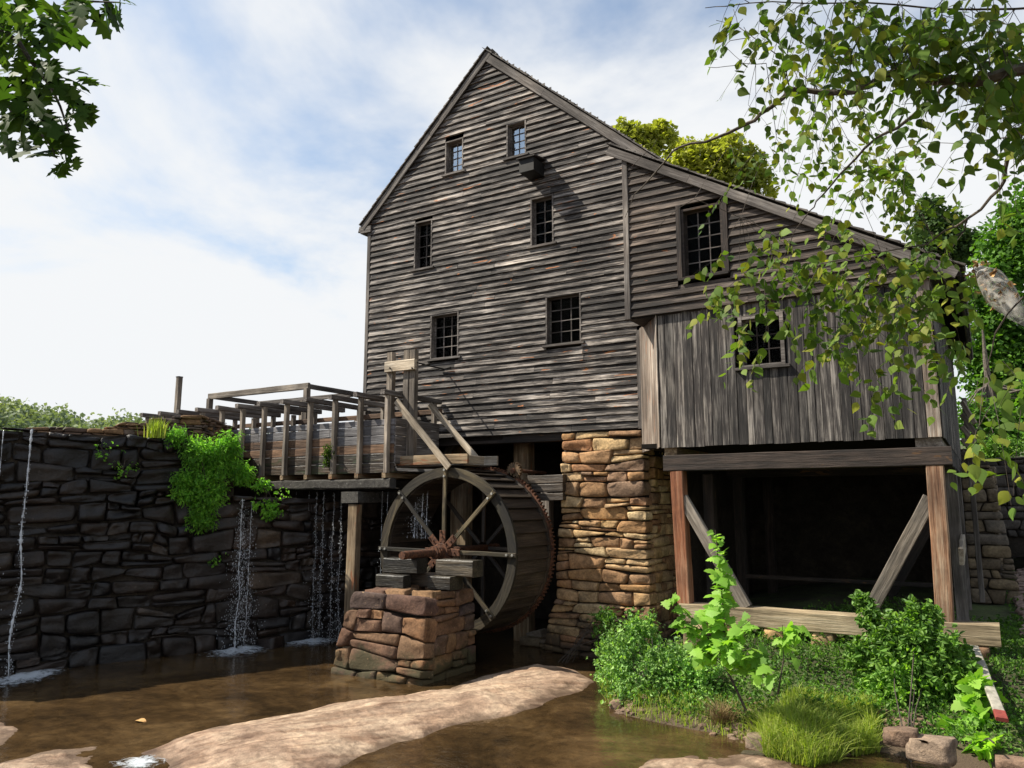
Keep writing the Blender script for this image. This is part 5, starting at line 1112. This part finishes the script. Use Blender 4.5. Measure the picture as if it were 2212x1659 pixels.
# scattered small weeds on dam face
for i,(x,y) in enumerate([(262,1010),(232,980),(460,1210),(600,1080)]):
    c,r=damblob(x,y,9,26,.12); plant('wall_weed',['thin green weed trailing down the dam below the lip','small weed near the top of the dam','small weed low on the dam below the vine','small weed at the right end of the dam ledge'][i],'plant',c,[(c,r)],60,.07,M['vine'],LEAFS,2,.5)
#==TREES==
def tree(name,label,base,h,crowns,n,size,mat,tm=T_quad(.42),per=22,tr=.25,cat='tree',cs=.3):
    t=thing(name,label,cat,base); b=Vector(base); top=b+Vector((0,0,h)); P=[];Q=[]
    v,f=tube_np([b-Vector((0,0,.3)),b.lerp(top,.4)+Vector((.1,0,0)),b.lerp(top,.75),top],[tr,tr*.75,tr*.4,tr*.12],8); v=[q-b for q in v]
    link('trunk',mesh(v,f),M['bark'],t,Matrix.Translation(b))
    tot=sum(r[0]*r[1]*r[2] for c,r in crowns); v=[];f=[]
    for c,r in crowns:
        m=int(n*r[0]*r[1]*r[2]/tot); cl=max(6,m//per); p,q=crown_pts(c,r,cl,per,max(r)*cs,.75,-.75); P.append(p);Q.append(q*.7+(p-np.array(c))/np.array(r)*.4)
        for i in range(5):
            e=Vector(c)+Vector((random.uniform(-.6,.6)*r[0],random.uniform(-.6,.6)*r[1],random.uniform(-.2,.7)*r[2])); s=b.lerp(top,random.uniform(.4,.8)); a_,g=tube_np([s,s.lerp(e,.5)+Vector((0,0,.2)),e],[tr*.3,tr*.18,tr*.05],5); k=len(v); v+=[tuple(q_-b) for q_ in a_]; f+=[tuple(i_+k for i_ in q_) for q_ in g]
    link('limb',mesh(v,f),M['bark'],t,Matrix.Translation(b),kind='stuff')
    leaf_obj('crown',tm,np.concatenate(P),np.concatenate(Q),size,mat,t,.2,kind='stuff'); return t
def TB(px,py,D,rx,rz,ry=None):
    p=oD(px,py,D); k=D/FV; return (tuple(p),(rx*k,ry or rx*k*.8,rz*k))
def tr_at(px,D,gzv): p=oD(px,1000,D); return (p.x,p.y,gzv)
tree('leafy_tree','yellow-green tree top showing above the lean-to roof beside the main ridge',tr_at(1385,38,4.5),13,[TB(1370,330,38,55,60),TB(1420,300,38,40,40),TB(1350,290,38,35,35)],6000,.25,M['treeyellow'],cs=.17,per=12)
tree('leafy_tree','larger yellow-green tree top above the middle of the lean-to roof',tr_at(1560,40,4.5),13,[TB(1540,370,40,75,75),TB(1600,370,40,60,60),TB(1480,340,40,50,45),TB(1640,400,40,45,40),TB(1560,320,40,45,35)],8500,.25,M['treeyellow'],cs=.15,per=12)
tree('pine_tree','dark blue-green pine behind the low end of the lean-to roof',tr_at(2020,44,4.5),14,[TB(2030,500,44,50,60),TB(2070,540,44,50,50),TB(1985,560,44,35,30),TB(2010,450,44,30,30)],9000,.24,M['conifer'],cs=.22)
tree('leafy_tree','dense bright green tree at the right edge behind the pale trunk',tr_at(2190,34,4.5),12,[TB(2190,560,34,60,110),TB(2150,660,34,55,90),TB(2220,760,34,70,110),TB(2150,820,34,60,90),TB(2240,480,34,60,90),TB(2120,760,34,40,80)],20000,.23,M['treegreen'])
tree('leafy_tree','shaded dark green thicket low behind the retaining wall',tr_at(2150,31,4.8),6,[TB(2150,930,31,70,60),TB(2250,900,31,80,80),TB(2100,900,31,40,60)],6500,.2,M['treegreen'])
hz2=thing('clipped_bush','rounded green bush on top of the retaining wall at the right edge','bush',tuple(oD(2160,985,29.5)))
c,r=TB(2160,968,29.5,38,18); p,q=crown_pts(c,r,60,24,.35,.8,-.6); leaf_obj('foliage',LEAFS,p,q,.14,M['shrub2'],hz2,.1,kind='stuff')
# trees out of frame that a side step would show / that close the far side
# ------------------------------------------------------------------ foreground birch (right)
TX=oD(2600,700,6.2)
birch=thing('birch_tree','foreground birch reaching thin leafy branches into the upper right of the picture','tree',(TX.x,TX.y,gpt(TX.x,TX.y)))
bw_=Vector((TX.x,TX.y,gpt(TX.x,TX.y)-.2)); v,f=tube_np([bw_,bw_+Vector((.05,0,3)),bw_+Vector((-.1,.1,6)),bw_+Vector((0,0,9.5))],[.2,.16,.12,.05],12)
link('trunk',mesh([q-bw_ for q in v],f),M['whitebark'],birch,Matrix.Translation(bw_))
def brpts(l,D0_,D1_):
    n=len(l); return [oD(x,y,D0_+(D1_-D0_)*i/(n-1)) for i,(x,y) in enumerate(l)]
zc=lambda x,y:((2500+x/1.739)/1.705,(y/1.739)/1.705)
def wob(pts,a=.012):
    out=[]
    for i in range(len(pts)-1):
        out.append(pts[i]); out.append(pts[i].lerp(pts[i+1],.5)+Vector((random.uniform(-a,a),random.uniform(-a,a),random.uniform(-a,a))))
    return out+[pts[-1]]
main=[[zc(3300,250),zc(2500,380),zc(2212,440),zc(2000,500),zc(1880,525),zc(1680,515),zc(1560,500),zc(1440,470),zc(1370,468),zc(1270,515),zc(1150,560),zc(1075,590),zc(900,590),zc(710,570),zc(640,650),zc(520,730),zc(440,790),zc(320,850),zc(170,910),zc(0,945),(1440,345),(1405,385),(1370,420),(1350,470)],
 [zc(1740,525),zc(1640,630),zc(1500,740),zc(1400,820),zc(1290,870),zc(1190,950),zc(1080,1070),zc(990,1170),zc(880,1290),zc(840,1350),zc(740,1480),(1690,560)],
 [zc(3200,300),zc(2500,600),zc(2212,780),zc(2180,890),zc(2110,1000),zc(2085,1160),zc(2000,1260),zc(1850,1400),zc(1700,1480),zc(1590,1565),(1770,570),(1740,630)],
 [zc(1850,1400),zc(1830,1480),(1920,590),(1890,640),(1850,720)],
 [zc(3200,-100),zc(2400,40),zc(1900,60),zc(1400,30),zc(1000,20),zc(600,10),zc(300,40),zc(170,50)],
 [zc(870,540),zc(780,470),zc(560,300),zc(450,220),zc(380,170),zc(350,60)],
 [zc(560,405),zc(410,405),zc(300,425),zc(190,430)],[zc(410,400),zc(300,300),zc(270,200)],[zc(460,240),zc(330,260),zc(290,310)],[zc(400,180),zc(240,130)],
 [zc(2200,200),zc(2100,300),zc(2050,450),zc(2000,560)],[zc(2200,900),zc(2000,890),zc(1800,920)],
 [(2212,640),(2150,720),(2130,800),(2150,860),(2110,930)],
 [(1420,300),(1395,330),(1365,360),(1355,400)],[(1600,470),(1500,430),(1440,470),(1420,500)]]
rad0=[.032,.013,.020,.008,.007,.005,.003,.002,.003,.002,.008,.005,.006,.002,.003]
dep=[(3.6,5.5),(4.6,5.7),(4.2,6.0),(6.0,6.6),(4.0,5.0),(5.8,6.4),(6.2,6.4),(6.2,6.4),(6.2,6.3),(6.2,6.3),(4.4,4.6),(4.7,5.2),(4.8,5.2),(7.2,7.4),(6.8,7)]
BR=[]
for i,l in enumerate(main):
    pts=wob(brpts(l,*dep[i])); 
    if i in (0,2,4): pts=[bw_+Vector((0,0,{0:6.3,2:5.2,4:8.2}[i]))]+pts[1:]
    stem(birch,pts,rad0[i],.0022,M['bark'] if rad0[i]>.015 else M['twig'],'branch'); BR.append(pts)
bt_,bf_=T_poly(BIRCH,.15); bl=[]
for k in range(4):
    tv,tf=T_poly(BIRCH,.05+.18*k); me=npmesh(tv,tf); me.materials.append(M['birch']); bl.append(me)
# clusters: pixel centre, radii, leaves, distance, leaf size
clus=[(1560,22,30,18,16,4.8,.085),(1640,40,55,45,70,4.6,.08),(1750,70,80,75,200,4.4,.08),(1870,60,90,80,270,4.2,.085),(1990,80,90,90,330,4.1,.085),(2110,70,90,90,380,4.0,.09),(2190,180,50,90,160,4.0,.09),(1700,140,50,45,75,4.9,.075),(1830,150,60,50,85,4.8,.075),(1960,140,40,40,60,4.5,.08),
 (1640,235,50,35,34,6.2,.075),(1720,250,40,40,26,6.0,.075),(1620,300,50,60,50,6.6,.075),(1780,250,70,50,60,5.8,.075),(1730,310,60,60,85,6.2,.08),(1830,300,80,60,110,6.0,.08),(1800,380,90,60,130,6.0,.085),(1900,400,80,65,150,6.0,.09),(1960,330,60,60,70,5.8,.085),(1960,440,60,60,80,6.0,.085),(2020,290,50,45,22,5.6,.085),(2120,200,50,50,60,4.4,.085),(2160,300,55,60,90,4.4,.085),(2180,380,50,60,60,4.6,.085),(1640,370,50,60,28,6.6,.085),(1560,400,40,35,14,6.9,.08),
 (1600,545,60,35,45,6.9,.085),(1580,620,50,40,45,6.9,.085),(1680,540,70,45,70,6.8,.085),(1800,530,80,50,90,6.6,.085),(1730,610,90,50,100,6.7,.085),(1850,620,90,60,140,6.5,.09),(1970,560,80,60,110,6.3,.09),(1960,660,80,60,120,6.4,.09),(1830,700,80,50,95,6.6,.085),(1780,760,55,40,34,6.6,.085),(1930,770,70,60,70,6.4,.085),(1640,690,55,45,60,6.8,.095),(1650,770,25,30,12,6.8,.095),(2060,620,60,60,70,6.0,.085),(2080,740,45,60,40,6.0,.085),(1900,860,30,40,16,6.3,.10),(2150,820,40,60,45,5.0,.085),(2130,940,55,25,42,4.6,.085),(2190,880,30,60,26,4.6,.085),(2060,460,40,40,22,5.8,.08),(2190,500,40,60,16,5.0,.08)]
allp=[p for pts in BR for p in pts]; LP=[]; tv_=[];tf_=[]
for (px,py,rx,ry,n,D,s) in clus:
    top=py<170; s*=1.0 if top else (1.0 if py<480 else 1.22); n=int(n*(.72 if top else (.72 if py<480 else 1.0)))
    k=max(1,n//8); made=0
    for j in range(k):
        a=random.uniform(0,6.28); rr=math.sqrt(random.random()); sx=px+math.cos(a)*rr*rx; sy_=py+math.sin(a)*rr*ry-14
        P0=oD(sx,sy_,D+random.uniform(-.35,.35)); d=Vector((random.uniform(-1,1),random.uniform(-.6,.6),random.uniform(-1.5,-.1))).normalized(); Lt=random.uniform(.18,.42); m=max(3,int(n/k*random.uniform(.7,1.3)))
        if random.random()<.45:
            q=min(allp,key=lambda t:(t-P0).length_squared)
            if (q-P0).length<.75: a_,g_=tube_np([q,q.lerp(P0,.5)+Vector((0,0,.03)),P0],[.0028,.0022,.0018],3); kk=len(tv_); tv_+=[tuple(c) for c in a_]; tf_+=[tuple(c+kk for c in e) for e in g_]
        pts=[P0+d*Lt*t+Vector((0,0,-.12*t*t)) for t in (0,.33,.66,1)]; a_,g_=tube_np(pts,[.002,.0017,.0014,.001],3); kk=len(tv_); tv_+=[tuple(c) for c in a_]; tf_+=[tuple(c+kk for c in e) for e in g_]
        for t in np.linspace(.05,1,m):
            p=P0+d*Lt*t+Vector((0,0,-.12*t*t)); ld=Vector((random.uniform(-1,1),random.uniform(-.8,.8),random.uniform(-1.6,.1))).normalized(); LP.append((p+ld*.015,ld,s*random.uniform(.6,1.15),D))
link('twigs',mesh([Vector(q)-bw_ for q in tv_],tf_),M['twig'],birch,Matrix.Translation(bw_),kind='stuff')
for i in range(2600):  # unseen canopy leaves above the frame, added to shade the top clusters
    P0=oD(random.uniform(1250,2500),random.uniform(-620,-60),random.uniform(3.6,5.2)); ld=Vector((random.uniform(-1,1),random.uniform(-.8,.8),random.uniform(-1.6,.1))).normalized(); LP.append((P0,ld,random.uniform(.07,.11),4.5))
LP.sort(key=lambda e:-e[2]/e[3]*(1 if 0<pj(e[0])[0]<2230 and pj(e[0])[1]>-15 else .01))
for p,d,s,D in LP[:298]: rleaf(birch,random.choice(bl),p,s,d,droop=0)
rest=LP[298:]; P=np.array([tuple(e[0]) for e in rest]); Dd=np.array([tuple(e[1]) for e in rest]); U=rng.normal(size=P.shape)*.7+np.array([-.1,-.6,.6]); v,f,r=stamp((bt_,bf_),P,Dd,U,np.array([e[2] for e in rest]))
link('foliage',npmesh(v-np.array(bw_),f,r),M['birch'],birch,Matrix.Translation(bw_),kind='stuff')
# silky web nest full of dead leaves hanging at the right edge
wa=oD(2107,575,5.6); wb=oD(2222,706,5.2); wn=thing('web_nest','grey silky caterpillar web with rusty dead leaves at the right edge beside the mill eave','web nest',(wb.x,wb.y,wb.z))
m=bpy.data.materials.new('silk_web'); m.use_nodes=True; nt=m.node_tree; nt.nodes.clear(); o=nt.nodes.new('ShaderNodeOutputMaterial'); M['web']=m
t_=nt.nodes.new('ShaderNodeBsdfTransparent'); d_=nt.nodes.new('ShaderNodeBsdfDiffuse'); d_.inputs[0].default_value=(.45,.43,.40,1); x_=nt.nodes.new('ShaderNodeMixShader'); v_,_=objvec(nt,(1,1,1),False); nt.links.new(ramp(nt,noise(nt,v_,9,5,.6),[(.35,(.15,)*3),(.65,(.62,)*3)]),x_.inputs[0]); nt.links.new(t_.outputs[0],x_.inputs[1]); nt.links.new(d_.outputs[0],x_.inputs[2]); nt.links.new(x_.outputs[0],o.inputs[0])
dv=(wb-wa); dn=Vector((0,0,1)).cross(dv).cross(dv).normalized()
for k_ in range(2):
    wpts=[wa,wa.lerp(wb,.25)+dn*-.02,wa.lerp(wb,.5),wa.lerp(wb,.8),wb]; v,f=tube_np(wpts,[.015,.085-.03*k_,.10-.04*k_,.06,.012],12); link('silk',mesh([q-wb for q in v],f,True),M['web'],wn,Matrix.Translation(wb))
P=[];Dd=[]
for i in range(90):
    t=random.random()**1.3; q=wa.lerp(wb,.02+t*.62)+Vector([random.gauss(0,.028+.02*t) for _ in range(3)]); P.append(tuple(q)); Dd.append([random.uniform(-1,1) for _ in range(3)])
v,f,r=stamp(T_leaf(2,.4,.3,.6),P,Dd,rng.normal(size=(90,3)),rng.random(90)*.03+.03); link('dead_leaves',npmesh(v-np.array(wb),f,r),M['deadleaf'],wn,Matrix.Translation(wb),kind='stuff')
# slanted slats behind the lean-to corner
sx_=oY(2092,900,19.0); ls=thing('slat_stair','grey slanted slats standing behind the right corner of the lean-to','stair',(sx_.x,19,1.6))
for i in range(6):
    a=oY(2078,868+i*27,19.0); b=oY(2106,915+i*21,18.9); beam('slat',a,b,.05,.10,M['post'],ls)
a=oY(2083,860,19.1); beam('slat_post',(a.x,19.1,1.6),(a.x,19.1,a.z),.1,.12,M['trim'],ls,up=(0,1,0))
# ------------------------------------------------------------------ oak branch (top left)
ox_=oD(-420,300,4.5); ob=Vector((ox_.x,ox_.y,.3)); oak=thing('oak_tree','foreground oak branch with dark lobed leaves hanging into the top left corner','tree',ob)
v,f=tube_np([ob-Vector((0,0,1)),ob+Vector((.1,0,3)),ob+Vector((0,.1,6.5)),ob+Vector((.1,0,9))],[.3,.25,.2,.1],12); link('trunk',mesh([q-ob for q in v],f),M['bark'],oak,Matrix.Translation(ob))
obr=[[(-300,-40),(-40,30),(40,90),(90,160),(130,230),(150,290)],[(-300,-120),(-60,-40),(60,-15),(160,0),(260,5)],[(-300,60),(-60,120),(0,180),(30,250),(100,300),(120,340)]]
ol=[]
for k in range(3):
    tv,tf=T_poly(OAK,.05+.2*k); me=npmesh(tv,tf); me.materials.append(M['oak']); ol.append(me)
for l in obr:
    pts=brpts(l,4.3,4.0); pts=[ob+Vector((0,0,6.3))]+pts[1:]; stem(oak,wob(pts),.02,.003,M['twig'],'branch')
oc=[(30,40,60,50,40),(90,60,40,40,22),(180,12,60,18,26),(255,5,30,14,9),(20,110,40,40,24),(30,190,50,45,34),(110,190,60,40,36),(170,215,40,30,18),(60,250,50,35,26),(20,290,25,30,10),(120,290,40,50,26),(140,340,25,25,10),(100,150,40,30,18)]
for (px,py,rx,ry,n) in oc:
    n=int(n*.62); rx*=1.1
    for j in range(n):
        a=random.uniform(0,6.28); rr=math.sqrt(random.random()); p=oD(px+math.cos(a)*rr*rx,py-12+math.sin(a)*rr*ry,4.1+random.uniform(-.3,.3)); rleaf(oak,random.choice(ol),p,random.uniform(.12,.21),(random.uniform(-.8,1),random.uniform(-.7,.7),random.uniform(-1.5,.2)),droop=0)
